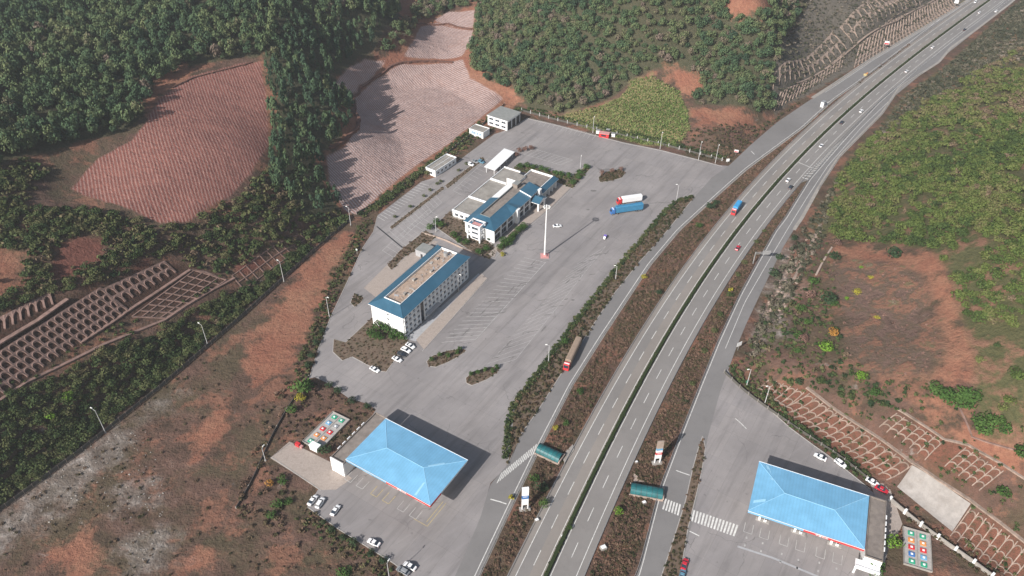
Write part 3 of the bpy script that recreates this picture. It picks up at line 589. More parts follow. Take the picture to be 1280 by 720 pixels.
# pavements before the buildings
sheet('pavement', [(520,425),(601,342),(609,348),(530,437)], M['pavers'], .15); sheet('pavement', [(506,424),(520,412),(598,342),(601,344),(520,427)], M['grey_wall'], .14)
sheet('pavement', [(610,318),(700,230),(713,235),(690,258),(657,285),(650,281),(624,306),(618,322)], M['pavers'], .15)
kerb([(528,439),(609,349),(601,341)], False); kerb([(619,322),(657,287),(692,259),(715,236),(702,230)], False)
sheet('pavement', [(489,326),(500,325),(533,299),(548,302),(470,372),(455,360)], M['pavers'], LOT_Z+.016)
kerb([(340,572),(401,613)], False); kerb([(386,635),(424,662),(492,704),(517,724)], False); kerb([(909,462),(918,478),(956,507),(989,536),(1016,556),(1040,573),(1088,612)], False, nm='kerb')
kerb([(386.7,473.3),(396.7,440),(413.3,396.7),(436.7,346.7),(453.3,310),(466.7,290),(472,270)], False); kerb([(903,208),(875.5,201),(825,188),(778.3,178.6),(740,168.6),(700,158),(659,148.2)], False)

# ------------------------------------------------------------------ benches and slope retaining frames on the cut slopes
def tline(px, step=1.5):
    W = [P(u, v) for u, v in px]; out = []
    for a, b_ in zip(W[:-1], W[1:]):
        n = max(1, int(np.linalg.norm(a[:2]-b_[:2])/step))
        for k in range(n): q = a[:2]+(b_[:2]-a[:2])*k/n; out.append((q[0], q[1], float(h(*q))))
    out.append(tuple(W[-1])); return out
def path(px, wd, m='concrete_pink'):
    mb = MB(); mb.bar(tline(px), wd, .25); tag(mb.build('path', M[m]), kind='structure')
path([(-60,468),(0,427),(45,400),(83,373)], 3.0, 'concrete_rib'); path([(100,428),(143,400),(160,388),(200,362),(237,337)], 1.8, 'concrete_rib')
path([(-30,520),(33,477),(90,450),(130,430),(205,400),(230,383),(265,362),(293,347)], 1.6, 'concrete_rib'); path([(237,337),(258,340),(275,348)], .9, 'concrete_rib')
path([(1009,484),(1040,508),(1070,528),(1100,547),(1140,577)], 1.7, 'concrete_light'); path([(1140,577),(1175,600),(1213,624),(1250,652),(1290,683)], 1.7, 'concrete_light')
path([(1120,510),(1180,549),(1210,556),(1253,580),(1290,604)], .9, 'concrete_light'); path([(1026,280),(1012,310),(1000,335),(981,371)], 1.5, 'concrete_light'); path([(1040,309),(1028,328),(1020,344)], .8, 'concrete_pink')
path([(995,103),(1073,52),(1120,26),(1170,-2)], 2.2, 'concrete_light')
path([(1190,494),(1215,546),(1235,553),(1282,566)], .5, 'concrete_rib')
def lattice(TL, TR, BR, BL, n, m, name, label, mat, arch=True, wd=.45, fill=False, soil=None, rh=.3):
    a, b_, c_, d = (P(*p)[:2] for p in (TL, TR, BR, BL))     # top-left, top-right, bottom-right, bottom-left
    mean = (a+b_+c_+d)/4
    root = empty(name, (mean[0], mean[1], float(h(*mean))), 0, label, 'retaining frame')
    def Q(s, v_): q = (a+(b_-a)*s)*(1-v_)+(d+(c_-d)*s)*v_; return (q[0]-mean[0], q[1]-mean[1], float(h(*q))-root.location[2])
    rib = MB(); ar = MB()
    for i in range(n+1): rib.bar([Q(i/n, k/(m*3)) for k in range(m*3+1)], wd, rh)
    for j in range(m):
        for i in range(n):
            if arch:
                pts = []
                for k in range(9):
                    an = math.pi*k/8; pts.append(Q((i+.5-.5*math.cos(an))/n, (j+.62-.50*math.sin(an))/m))
                ar.bar(pts, wd*.8, rh-.02)
                if fill:   # solid skin between arch and frame
                    for k in range(8):
                        x0, x1 = (i+.5-.5*math.cos(math.pi*k/8))/n, (i+.5-.5*math.cos(math.pi*(k+1)/8))/n
                        q = [Q(x0, (j+.62-.50*math.sin(math.pi*k/8))/m), Q(x1, (j+.62-.50*math.sin(math.pi*(k+1)/8))/m), Q(x1, j/m), Q(x0, j/m)]
                        ar.quad([(x, y, z+rh-.06) for x, y, z in q])
            else: ar.bar([Q(i/n, j/m), Q((i+.5)/n, j/m), Q((i+1)/n, j/m)], wd*.8, .28)
    if not arch: ar.bar([Q(i/n, 1) for i in range(n+1)], wd*.8, .28)
    rib.build('rib', mat, root); ar.build('arch' if arch else 'crossbar', mat, root)
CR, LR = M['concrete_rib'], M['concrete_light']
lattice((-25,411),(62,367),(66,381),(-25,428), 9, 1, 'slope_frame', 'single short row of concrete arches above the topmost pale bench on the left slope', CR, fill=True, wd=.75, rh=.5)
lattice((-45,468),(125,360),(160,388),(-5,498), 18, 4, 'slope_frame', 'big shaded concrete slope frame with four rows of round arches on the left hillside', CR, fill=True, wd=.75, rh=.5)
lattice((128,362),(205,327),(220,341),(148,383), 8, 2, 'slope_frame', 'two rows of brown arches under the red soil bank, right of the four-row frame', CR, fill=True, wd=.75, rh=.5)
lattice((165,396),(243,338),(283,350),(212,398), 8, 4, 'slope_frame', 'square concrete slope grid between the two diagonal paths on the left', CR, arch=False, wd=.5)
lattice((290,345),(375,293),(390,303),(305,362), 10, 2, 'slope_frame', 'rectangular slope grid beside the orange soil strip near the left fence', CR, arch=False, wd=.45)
lattice((962,474),(1006,490),(975,512),(945,488), 5, 3, 'slope_frame', 'small faded arch frame behind the two lamp posts of the right forecourt', LR, wd=.35)
lattice((1012,492),(1140,582),(1108,600),(975,510), 14, 3, 'slope_frame', 'long arch frame with red soil above the fence of the right forecourt', LR, wd=.32)
lattice((1214,634),(1292,692),(1262,728),(1188,670), 8, 3, 'slope_frame', 'arch frame at the bottom right, below the plain concrete slab', LR, wd=.32)
lattice((1121,517),(1178,553),(1156,575),(1099,534), 6, 3, 'slope_frame', 'upper arch frame on the second tier left of the widest gap, right hillside', LR, wd=.30)
lattice((1207,560),(1254,589),(1224,613),(1181,583), 5, 3, 'slope_frame', 'upper arch frame on the second tier nearest the right edge, right hillside', LR, wd=.30)
lattice((1075,57),(1186,-8),(1197,9),(1068,84), 32, 4, 'slope_frame', 'grey frame with four rows of arches along the far stretch of motorway', LR, fill=True, wd=.8, rh=.7)
lattice((976,116),(1055,66),(1052,84),(968,138), 20, 3, 'slope_frame', 'faded arch frame on the cut where the exit road leaves the motorway', LR, fill=True, wd=.6, rh=.7)
lattice((1082,-2),(1165,-45),(1168,-6),(1098,38), 20, 1, 'slope_frame', 'tall upright ribs on the upper cut at the top of the picture', LR, arch=False, wd=.7)
lattice((968,92),(1040,40),(1058,62),(966,112), 14, 2, 'slope_frame', 'overgrown pale frame on the second tier of the motorway cutting', LR, fill=True, wd=.5, rh=.6)
lattice((1050,34),(1130,-14),(1150,6),(1066,54), 16, 2, 'slope_frame', 'second tier frame high above the far motorway, partly overgrown', LR, fill=True, wd=.5, rh=.6)
sl_pts = tline([(1140,582),(1213,630),(1190,663),(1173,655),(1121,609)]); cs = [P(u, v) for u, v in [(1140,582),(1213,630),(1190,665),(1121,609)]]
sb = MB(); nn_ = 12
for i in range(nn_):
    for j in range(nn_):
        def q_(s, v_):
            q = (cs[0][:2]+(cs[1][:2]-cs[0][:2])*s)*(1-v_)+(cs[3][:2]+(cs[2][:2]-cs[3][:2])*s)*v_; return (q[0], q[1], float(h(*q))+.25)
        sb.quad([q_(i/nn_, (j+1)/nn_), q_((i+1)/nn_, (j+1)/nn_), q_((i+1)/nn_, j/nn_), q_(i/nn_, j/nn_)])
tag(sb.build('slope_slab', simple('slab', (.285, .262, .245), .9, .18, .4, dirt=(.19, .165, .145))), 'plain pale concrete slab on the slope behind the right filling station', 'retaining slab')

M['red_bank'] = simple('red_bank', (.13, .062, .045), .95, .3, .8)
def bank(px, wd, ht, label):
    mb = MB(); L = tline(px, 1.2); L = [(x+rnd.uniform(-.35, .35), y+rnd.uniform(-.35, .35), z) for x, y, z in L]; mb.bar(L, wd, ht); tag(mb.build('earth_bank', M['red_bank']), label, 'earth bank')
bank([(566,78),(545,77),(525,77),(500,79),(487,84),(482,89),(470,97),(460,104),(451,110),(449,117),(441,122)], 1.6, .9, 'wavy dark red earth bank across the pale furrowed field')
bank([(441,122),(444,130),(442,140),(449,150),(447,162),(430,178),(412,186)], 1.8, 1.2, 'dark red earth bank along the left edge of the pale furrowed field')
bank([(510,27),(530,30),(560,30),(590,37)], 1.4, .8, 'short red earth bank near the top end of the pale furrowed field')
bank([(315,78),(270,90),(240,98),(215,110)], .8, .5, 'low red bank along the top edge of the red furrowed field')
#PART2
M['tarp'] = simple('brown_tarp', (.27, .20, .15), .85, .15, .8)
# ------------------------------------------------------------------ buildings
R_ = math.radians
def text(s, size, loc, rot, mat, parent, name='lettering', ext=.03):
    cu = bpy.data.curves.new(name, 'FONT'); cu.body = s; cu.size = size; cu.extrude = ext; cu.align_x = 'CENTER'; cu.align_y = 'CENTER'
    tmp = bpy.data.objects.new('tmp', cu); COL.objects.link(tmp); bpy.context.view_layer.update()
    me = bpy.data.meshes.new_from_object(tmp.evaluated_get(bpy.context.evaluated_depsgraph_get())); bpy.data.objects.remove(tmp)
    me.materials.clear(); me.materials.append(mat); o = bpy.data.objects.new(name, me); COL.objects.link(o)
    o.parent = parent; o.location = loc; o.rotation_euler = rot; return o
def window(parent, x0, x1, z0, z1, y, axis='y', out=-1, frame='white', deep=.04):
    """one window standing a little proud of the wall plane at y (or x)"""
    mb = MB(); fr = MB(); a, b_ = sorted((y, y+out*deep)); c_, d = sorted((y, y+out*(deep+.05))); t_ = .09
    def bx(mb, u0, u1, w0, w1, lo, hi):
        if axis == 'y': mb.box(u0, u1, lo, hi, w0, w1)
        else: mb.box(lo, hi, u0, u1, w0, w1)
    bx(mb, x0, x1, z0, z1, a, b_); o = mb.build('window', M['window'], parent)
    bx(fr, x0-t_, x0, z0-t_, z1+t_, c_, d); bx(fr, x1, x1+t_, z0-t_, z1+t_, c_, d); bx(fr, x0, x1, z0-t_, z0, c_, d); bx(fr, x0, x1, z1, z1+t_, c_, d)
    xm = (x0+x1)/2; bx(fr, xm-.03, xm+.03, z0, z1, c_, d)
    fr.build('frame', M[frame], o); return o

# --- four-storey dormitory block
HB = empty('dormitory', (-45.2, 245.2, 0), R_(59.5), 'long four-storey white block with a hipped dark blue roof around a littered flat well', 'building')
L, W, EH = 51.0, 18.6, 11.6
MB().box(.8, L-.8, .8, W-.8, 0, EH, 0).build('wall', M['white_wall'], HB)
rf = MB(); wx0, wx1, wy0, wy1, RH = 5.2, 47.5, 5.2, 13.4, 13.9
o4 = [(0, 0), (L, 0), (L, W), (0, W)]; i4 = [(wx0, wy0), (wx1, wy0), (wx1, wy1), (wx0, wy1)]
for k in range(4):
    l = (k+1) % 4; rf.quad([(*o4[k], EH+.15), (*o4[l], EH+.15), (*i4[l], RH), (*i4[k], RH)])
    rf.quad([(*o4[k], EH-.15), (*o4[l], EH-.15), (*o4[l], EH+.15), (*o4[k], EH+.15)], 1)
rf.quad([(*p, EH-.15) for p in o4[::-1]], 1)
roof = rf.build('roof', [M['roof_dark'], M['white']], HB)
wl = MB(); wl.quad([(*p, RH-.9) for p in i4], 0)
for k in range(4):
    l = (k+1) % 4; a, b_ = np.array(i4[k], float), np.array(i4[l], float); wl.quad([(*a, RH), (*b_, RH), (*b_, RH-.9), (*a, RH-.9)], 1)
wl.build('roof_well', [M['debris'], M['white_wall']], roof)
pr = MB()
pr.box(wx0-.25, wx0, wy0-.25, wy1+.25, RH-.3, RH+.35); pr.box(wx1, wx1+.25, wy0-.25, wy1+.25, RH-.3, RH+.35); pr.box(wx0, wx1, wy0-.2, wy0, RH-.3, RH+.12); pr.box(wx0, wx1, wy1, wy1+.2, RH-.3, RH+.12)
pr.build('parapet', M['white'], roof)
hp = MB()
for k in range(4): hp.tube((*o4[k], EH+.18), (*i4[k], RH+.03), .09, n=5)
hp.build('hip_ridge', M['roof_dark'], roof)
db = MB()
for i in range(80):
    x, y = rnd.uniform(wx0+1, wx1-1), rnd.uniform(wy0+.8, wy1-.8); a = rnd.random()*3; s_ = rnd.uniform(.25, 1.0)
    c_, n_ = math.cos(a)*s_, math.sin(a)*s_; k = rnd.uniform(.3, .7)
    db.prism([(x-c_+n_*k, y-n_-c_*k), (x+c_+n_*k, y+n_-c_*k), (x+c_-n_*k, y+n_+c_*k), (x-c_-n_*k, y-n_+c_*k)], RH-.9, RH-.9+rnd.uniform(.06, .3), rnd.choice([0, 0, 1, 2, 3]))
tag(db.build('roof_litter', [M['concrete_pink'], M['kerb'], M['pavers'], M['grey_wall']], None, HB.location, R_(59.5)), 'boards and scraps scattered on the flat roof well of the long white block', 'litter', kind='stuff')
# facade: bays of windows with white piers, sills and air-conditioner ledges
fl = 2.85
for r in range(4):
    z0 = .9+r*fl; x = 1.6
    for c in range(16):
        if c == 4: x += 2.6
        window(HB, x+.25, x+1.75, z0+.1, z0+1.5, .8); 
        x += 2.85
lds = [MB(), MB()]
for r in range(4):
    z0 = .55+r*fl; x = 1.6
    for c in range(16):
        if c == 4: x += 2.6
        ld = lds[c >= 4]
        ld.box(x-.1, x+2.1, .28, .8, z0, z0+.16); ld.box(x-.3, x-.1, .34, .8, z0, z0+2.3); x += 2.85
for ld in lds: ld.build('facade_grid', M['white'], HB)
MB().box(12.4, 15.0, .72, .8, .2, 11.2).build('stair_glazing', M['window'], HB)
MB().box(12.0, 12.4, .3, .8, 0, 11.3).box(15.0, 15.4, .3, .8, 0, 11.3).build('pier', M['white'], HB)
for z0 in (3.9, 6.6, 9.3):
    window(HB, 8.3, 9.4, z0, z0+.9, .8, 'x')
for r in range(4):
    for c in range(15): window(HB, 2.4+c*3.1, 3.7+c*3.1, 1+r*fl, 2.3+r*fl, W-.8, 'y', 1)
HA = empty('pump_house', (-45.2+51.2*math.cos(R_(59.5))-26*math.sin(R_(59.5)), 245.2+51.2*math.sin(R_(59.5))+26*math.cos(R_(59.5)), 0), R_(59.5), 'small grey pump house behind the far end of the long white block', 'building')
MB().box(0, 6.4, 0, 6.2, 0, 3.5, 0, 1).build('wall', [M['grey_wall'], M['flat_roof_g']], HA); MB().box(-.15, 6.55, -.15, 6.35, 3.5, 3.8, 0, 1).build('roof', [M['grey_wall'], M['flat_roof_g']], HA); MB().box(-.05, 0, 2, 3.2, 0, 2.2).build('door', M['dark'], HA)
MB().box(15.5, 25, -1.4, .8, 0.1, .3).box(15.5, 25, -1.6, .6, 2.9, 3.15).build('porch', M['grey_wall'], HB)

au = None
for r in range(4):
    x = 1.6
    for c in range(16):
        if c == 4: x += 2.6
        if (r*16+c) % 3 != 1:
            if au is None: au = MB().box(-.42, .42, -.3, .02, 0, .6, 0).box(-.3, .3, -.32, -.305, .06, .54, 1).build('air_conditioner', [M['white'], M['steel']], HB); o = au
            else: o = au.copy(); COL.objects.link(o); o.parent = HB
            o.location = (x+.9, .68, .72+r*fl)
        x += 2.85
for k, (x, y) in enumerate(((12, 8), (22, 10.5), (31, 7.6), (40, 11))):
    MB().box(x-.7, x+.7, y-.5, y+.5, RH-.9, RH+.1, 0).build('roof_vent', M['concrete'], roof)
tk = MB(); tk.tube((44.5, 9.2, RH-.9), (44.5, 9.2, RH+1.0), 1.0, n=14).build('water_tank', M['steel'], roof)

# --- main service building
SB = empty('service_building', (-9.64, 317.22, 0), R_(59.5), 'sprawling white service building with several dark blue roofs and flat grey terraces', 'building')
MB().box(0, 46, 0, 16.6, 0, 7.3).build('wall', M['white_wall'], SB)
rf = MB(); H0, H1 = 7.4, 9.1
xe = 46.2
ou = [(-.6, -.8), (xe, -.8), (xe, 17.2), (-.6, 17.2)]
f1, f2, bx_ = 6.2, 11.8, 25.2     # front ridge line and back of the flat strip
rf.quad([(-.6, -.8, H0), (36.2, -.8, H0), (36.2, f1, H1), (7.0, f1, H1)])
rf.quad([(36.2, -.8, H0+.7), (xe, -.8, H0+.7), (xe, f1, H1+.7), (36.2, f1, H1+.7)])
rf.quad([(36.2, -.8, H0), (36.2, -.8, H0+.7), (36.2, f1, H1+.7), (36.2, f1, H1)], 1); rf.quad([(xe, -.8, H0+.7), (xe, -.8, H0-.2), (xe, f1, H0-.2), (xe, f1, H1+.7)], 1)
rf.quad([(-.6, -.8, H0), (7.0, f1, H1), (7.0, f2, H1), (-.6, 17.2, H0)])
rf.quad([(-.6, 17.2, H0), (7.0, f2, H1), (bx_, f2, H1), (bx_, 17.2, H0)])
rf.quad([(bx_, 17.2, H0), (bx_, f2, H1), (bx_, f2, H0-.5), (bx_, 17.2, H0-.5)], 1)
for a, b_, zz in (((-.6, -.8), (36.2, -.8), H0), ((36.2, -.8), (xe, -.8), H0+.7), ((-.6, 17.2), (-.6, -.8), H0), ((bx_, 17.2), (-.6, 17.2), H0)):
    rf.quad([(*a, zz-.35), (*b_, zz-.35), (*b_, zz), (*a, zz)], 1)
rf.quad([(-.6, -.8, H0-.35), (-.6, 17.2, H0-.35), (xe, 17.2, H0-.35), (xe, -.8, H0-.35)], 1)
# entrance gable and small ridge
rf.quad([(17, -.85, H0+.05), (21.8, -.85, H0+1.2), (21.8, 4.4, H1+.25), (20.4, 5.2, H1+.1)]); rf.quad([(21.8, -.85, H0+1.2), (26.6, -.85, H0+.05), (23.4, 5.2, H1+.1), (21.8, 4.4, H1+.25)])
rf.quad([(17, -.86, H0), (26.6, -.86, H0), (21.8, -.86, H0+1.2)], 1)
rf.quad([(7, f1, H1), (36.2, f1, H1), (36.2, f1, H1-1), (7, f1, H1-1)], 1)
rf.build('roof', [M['roof_dark'], M['white']], SB)
MB().box(7.2, 44.5, f1+.1, f2-.1, 7.3, 8.3, 0, 0).build('flat_roof', M['flat_roof_b'], SB)
pr = MB(); pr.box(6.8, 44.6, f2-.15, f2+.15, 8.2, 9.35); pr.box(6.8, 44.6, f1-.1, f1+.12, 8.2, 9.22); pr.box(6.7, 7.0, f1, f2, 8.2, 9.3)
pr.build('parapet', M['flat_roof_g'], SB)
aw = MB(); aw.hull8([(bx_+.3, 12, 5.6), (41, 12, 5.6), (41, 17.8, 5.0), (bx_+.3, 17.8, 5.0)], [(bx_+.3, 12, 5.9), (41, 12, 5.9), (41, 17.8, 5.2), (bx_+.3, 17.8, 5.2)])
aw.build('awning', M['roof_fade'], SB)
MB().box(38.5, 42.8, 9.0, 12.2, 8.25, 10.6, 0, 1).build('roof_hut', [M['flat_roof_b'], M['flat_roof_g']], SB)
# corner stair tower with open frames
tw = MB()
for x in (-3.9, 1.3):
    for y in (5.4, 12.4): tw.box(x-.35, x+.35, y-.35, y+.35, 0, 9.6)
for z0 in (3.0, 6.0, 9.2):
    tw.box(-4.2, 1.6, 5.1, 5.7, z0, z0+.45); tw.box(-4.2, 1.6, 12.1, 12.7, z0, z0+.45); tw.box(-4.22, -3.58, 5.7, 12.1, z0, z0+.45)
tw.box(1.0, 1.6, 5.7, 12.1, 9.2, 9.65)
tb = tw.build('tower_frame', M['white'], SB)
MB().box(-2.6, 1.2, 6.1, 11.8, 0, 8.0, 0, 1).build('tower_core', [M['white_wall'], M['pink']], SB)
window(SB, 7.2, 10.8, 3.6, 5.6, -2.6, 'x'); window(SB, 7.2, 10.8, .8, 2.6, -2.6, 'x'); window(SB, 7.2, 10.8, 6.2, 7.6, -2.6, 'x')
window(SB, 13.6, 15.6, 4.2, 5.6, 0, 'x'); window(SB, 1.6, 3.4, .6, 2.0, 0, 'x')
# front: deep shaded glazing between white piers
for c, (x0, x1) in enumerate([(1.2, 6.3), (7.2, 12.4), (13.2, 18.6), (24.2, 29.2), (30.1, 35.2), (37.0, 43.6)]):
    window(SB, x0, x1, .5, 3.3, 0); window(SB, x0, x1, 4.0, 6.6, 0)
pi_ = MB()
for x in (.3, 6.75, 12.8, 29.65, 35.6, 45.6): pi_.box(x-.3, x+.3, -.7, 0, 0, 7.05)
pi_.build('pier', M['white'], SB)
for x in (21.9, 44.6):
    p_ = MB(); p_.box(x-1.1, x+1.1, -1.7, 0, 0, 7.9, 0, 1); p_.box(x-1.3, x+1.3, -1.9, .1, 7.9, 8.2); p_.build('pylon', [M['white_wall'], M['white']], SB)
# porch with its own little blue roof
po = MB(); po.box(36.3, 37.1, -5.4, -4.6, 0, 5.2); po.box(42.7, 43.5, -5.4, -4.6, 0, 5.2); po.build('porch_post', M['white'], SB)
po = MB(); po.quad([(35.6, -6, 5.2), (39.9, -6, 6.9), (39.9, -.8, 6.9), (35.6, -.8, 5.2)]); po.quad([(39.9, -6, 6.9), (44.2, -6, 5.2), (44.2, -.8, 5.2), (39.9, -.8, 6.9)])
po.quad([(35.6, -6, 4.9), (44.2, -6, 4.9), (44.2, -6, 5.2), (39.9, -6, 6.9), (35.6, -6, 5.2)], 1); po.quad([(35.6, -.8, 4.9), (35.6, -6, 4.9), (35.6, -6, 5.2), (35.6, -.8, 5.2)], 1)
po.build('porch_roof', [M['roof_dark'], M['white']], SB)
# far wing with flat roof and blue front slope
MB().box(46, 62, .2, 14, 0, 6.2, 0, 1).build('wing', [M['white_wall'], M['flat_roof_b']], SB)
pr = MB(); pr.box(46.0, 46.3, .2, 14, 6.2, 7.2); pr.box(61.7, 62.05, .2, 14, 6.2, 7.3); pr.box(46.3, 61.7, 13.7, 14, 6.2, 7.2); pr.box(46.3, 61.7, .2, .5, 6.2, 7.1)
pr.build('parapet', M['white'], SB)
r2 = MB(); r2.quad([(46.2, -2.4, 5.2), (64, -2.4, 5.2), (62.6, .3, 7.1), (46.2, .3, 7.1)]); r2.quad([(64, -2.4, 5.2), (64, .3, 5.2), (62.6, .3, 7.1)]); r2.quad([(46.2, -2.4, 4.9), (64, -2.4, 4.9), (64, -2.4, 5.2), (46.2, -2.4, 5.2)], 1); r2.quad([(46.2, -2.4, 4.9), (46.2, .2, 4.9), (64, .2, 4.9), (64, -2.4, 4.9)], 1)
r2.build('roof', [M['roof_dark'], M['white']], SB)
for c in range(4): window(SB, 47.4+c*3.8, 50.2+c*3.8, .8, 4.2, .2)
pi_ = MB()
for c in range(5): pi_.box(46.5+c*3.85, 46.9+c*3.85, -2.0, .2, 0, 4.9)
pi_.build('pier', M['white'], SB)
# low back annex
MB().box(9.2, 61, 20.4, 30.6, 0, 3.6, 0, 1).box(9.2, 46, 16.6, 20.4, 0, 3.55, 0, 1).build('annex', [M['white_wall'], M['flat_roof']], SB)
pr = MB(); pr.box(9.0, 9.35, 16.7, 30.8, 3.4, 4.4); pr.box(60.8, 61.2, 20.3, 30.8, 3.4, 4.4); pr.box(9.35, 60.8, 30.4, 30.7, 3.4, 4.1)
pr.box(24.0, 24.5, 16.9, 30.4, 3.6, 4.7); pr.box(45.6, 46.1, 20.4, 30.4, 3.6, 4.7); pr.build('parapet', M['white'], SB)
MB().box(46.3, 53.5, 12.6, 20.3, 0, 7.6, 0, 1).build('stair_block', [M['white_wall'], M['flat_roof']], SB)
for c in range(4): window(SB, 17.6+c*3.2, 19.4+c*3.2, 1, 2.6, 9.2, 'x')
for c in range(14): window(SB, 11+c*3.4, 12.8+c*3.4, 1.2, 2.5, 30.6, 'y', 1)
MB().box(8.2, 9.2, 16, 31, 0, .35).build('step', M['concrete'], SB)

# --- filling stations
def station(o, rz, label, store_x0, store_x1, side, sign_px):
    T = empty('filling_station', (*o, 0), rz, label, 'filling station')
    L, W = 36.4, 22.0; r = MB(); e, top = 8.0, 9.5
    c4 = [(0, 0, e+.05), (L, 0, e+.05), (L, W, e+.05), (0, W, e+.05)]; ra, rb = (10, 10.6, top), (26, 10.4, top)
    r.quad([c4[0], c4[1], rb, ra]); r.quad([c4[1], c4[2], rb]); r.quad([c4[2], c4[3], ra, rb]); r.quad([c4[3], c4[0], ra])
    rr = r.build('canopy_roof', [M['roof_light']], T)
    hp = MB()
    for a, b_ in ((c4[0], ra), (c4[1], rb), (c4[2], rb), (c4[3], ra), (ra, rb)): hp.tube(np.array(a)+(0, 0, .01), np.array(b_)+(0, 0, .01), .08, n=5)
    hp.build('ridge_cap', M['roof_trim'], rr)
    f = MB(); f.box(.12, L-.12, .12, W-.12, e-1.0, e, 0); T_f = f.build('fascia', M['white'], T)
    f = MB(); f.box(L*.49, L-.1, -.12, .118, e-1.0, e-.02); f.box(L-.118, L+.06, .1, 6, e-1.0, e-.02); f.build('red_band', M['red'], T)
    f = MB(); f.box(.1, L*.49, -.1, .118, e-1.0, e-.02); f.build('blue_band', M['bluetile'], T)
    g_ = MB(); g_.box(-.02, L+.02, W, W+.18, e-.35, e+.12); g_.box(-.02, L+.02, -.18, -.125, e-.1, e+.08); g_.build('gutter', M['white'], rr)
    col = MB(); col.box(-.35, .35, -.35, .35, 0, e-1.0); 
    c0 = col.build('column', M['white'], T, (4.5, 4.2, 0))
    isl = MB(); isl.box(-1.1, 3.4, -.65, .65, .02, .2); 
    i0 = isl.build('pump_island', M['kerb'], T, (4.5, 4.2, 0))
    pm = MB(); pm.box(-.45, .45, -.3, .3, .2, 2.1, 0); pm.box(-.4, .4, -.34, .34, 1.3, 1.9, 1); pm.box(-.5, .5, -.36, .36, 2.1, 2.45, 2)
    p0 = pm.build('fuel_pump', [M['white'], M['dark'], M['red']], T, (6.4, 4.2, .02)); first = True
    for y in (4.2, 16.8):
        for x in (4.5, 16.1, 27.7):
            if not first:
                for src, dx in ((c0, 0), (i0, 0), (p0, 1.9)):
                    q = src.copy(); COL.objects.link(q); q.parent = T; q.location = (x+dx, y, src.location[2])
            first = False
    x0, x1 = store_x0, store_x1
    MB().box(x0, x1, -1.4, 23.4, 0, 6.4, 0, 1).build('shop', [M['white_wall'], M['flat_roof_b']], T)
    pr = MB(); pr.box(x0, x0+.3, -1.4, 23.4, 6.4, 6.95); pr.box(x1-.3, x1, -1.4, 23.4, 6.4, 6.95); pr.box(x0+.3, x1-.3, 23.1, 23.4, 6.4, 6.95); pr.box(x0+.3, x1-.3, -1.4, -1.1, 6.4, 6.95)
    pr.build('parapet', M['flat_roof_b'], T)
    xs = x0 if side < 0 else x1
    ac = MB()
    for k in range(6): y = 2.5+k*2.6; ac.box(xs-.28*(side < 0)-.02, xs+.28*(side > 0)+.02, y, y+1.5, 6.95, 7.25)
    ac.build('coping_tiles', M['white'], T)
    return T
s1 = station((-57.2, 174.7), R_(-31), 'left filling station with a sky-blue hipped canopy beside the lorry park', -5.9, -.02, -1, None)
s2 = station((78.7, 155.6), R_(-22.7), 'right filling station with a sky-blue hipped canopy under the retained slope', 36.9, 42.2, 1, None)
text('中国石化', 1.0, (24.5, -.16, 7.45), (R_(90), 0, 0), M['white'], s1, ext=.03); text('中国石化', 1.0, (23.5, -.16, 7.45), (R_(90), 0, 0), M['white'], s2, ext=.03)
# roof patches and the white sign wall of the left shop
MB().box(-5.95, -.1, -1.75, -1.42, .0, 6.97).build('sign_wall', M['white'], s1)
w_ = MB(); w_.box(34.8, 42.2, -4.2, -1.42, 3.9, 4.25, 0); w_.box(34.8, 42.2, -4.25, -4.0, 3.0, 4.6); w_.box(35.0, 35.6, -4.0, -3.4, 0, 3.9); w_.box(41.2, 41.8, -4.0, -3.4, 0, 3.9)
w_.build('porch', M['white'], s2)
pt = MB()
def on_roof(x, y, z0=8.05, z1=9.5, L=36.4, W=22.):
    return z0+(z1-z0)*min(y/10.5, (W-y)/11.5, x/10, (L-x)/10.4)
def rpatch(T, pts):
    mb = MB(); mb.quad([(x, y, on_roof(x, y)+.05) for x, y in pts]); mb.build('roof_patch', M['roof_trim'], T)
rpatch(s1, [(26.6, 12.0), (27.2, 11.6), (31.0, 16.0), (30.4, 16.4)]); rpatch(s1, [(29.3, 5.6), (29.9, 6.1), (30.2, .6), (29.4, .5)])
rpatch(s2, [(4.8, 15.2), (5.8, 14.8), (3.4, 21.2), (2.4, 21.4)]); rpatch(s2, [(1.0, 3.4), (4.6, 5.2), (4.6, 6.4), (1.0, 4.6)])
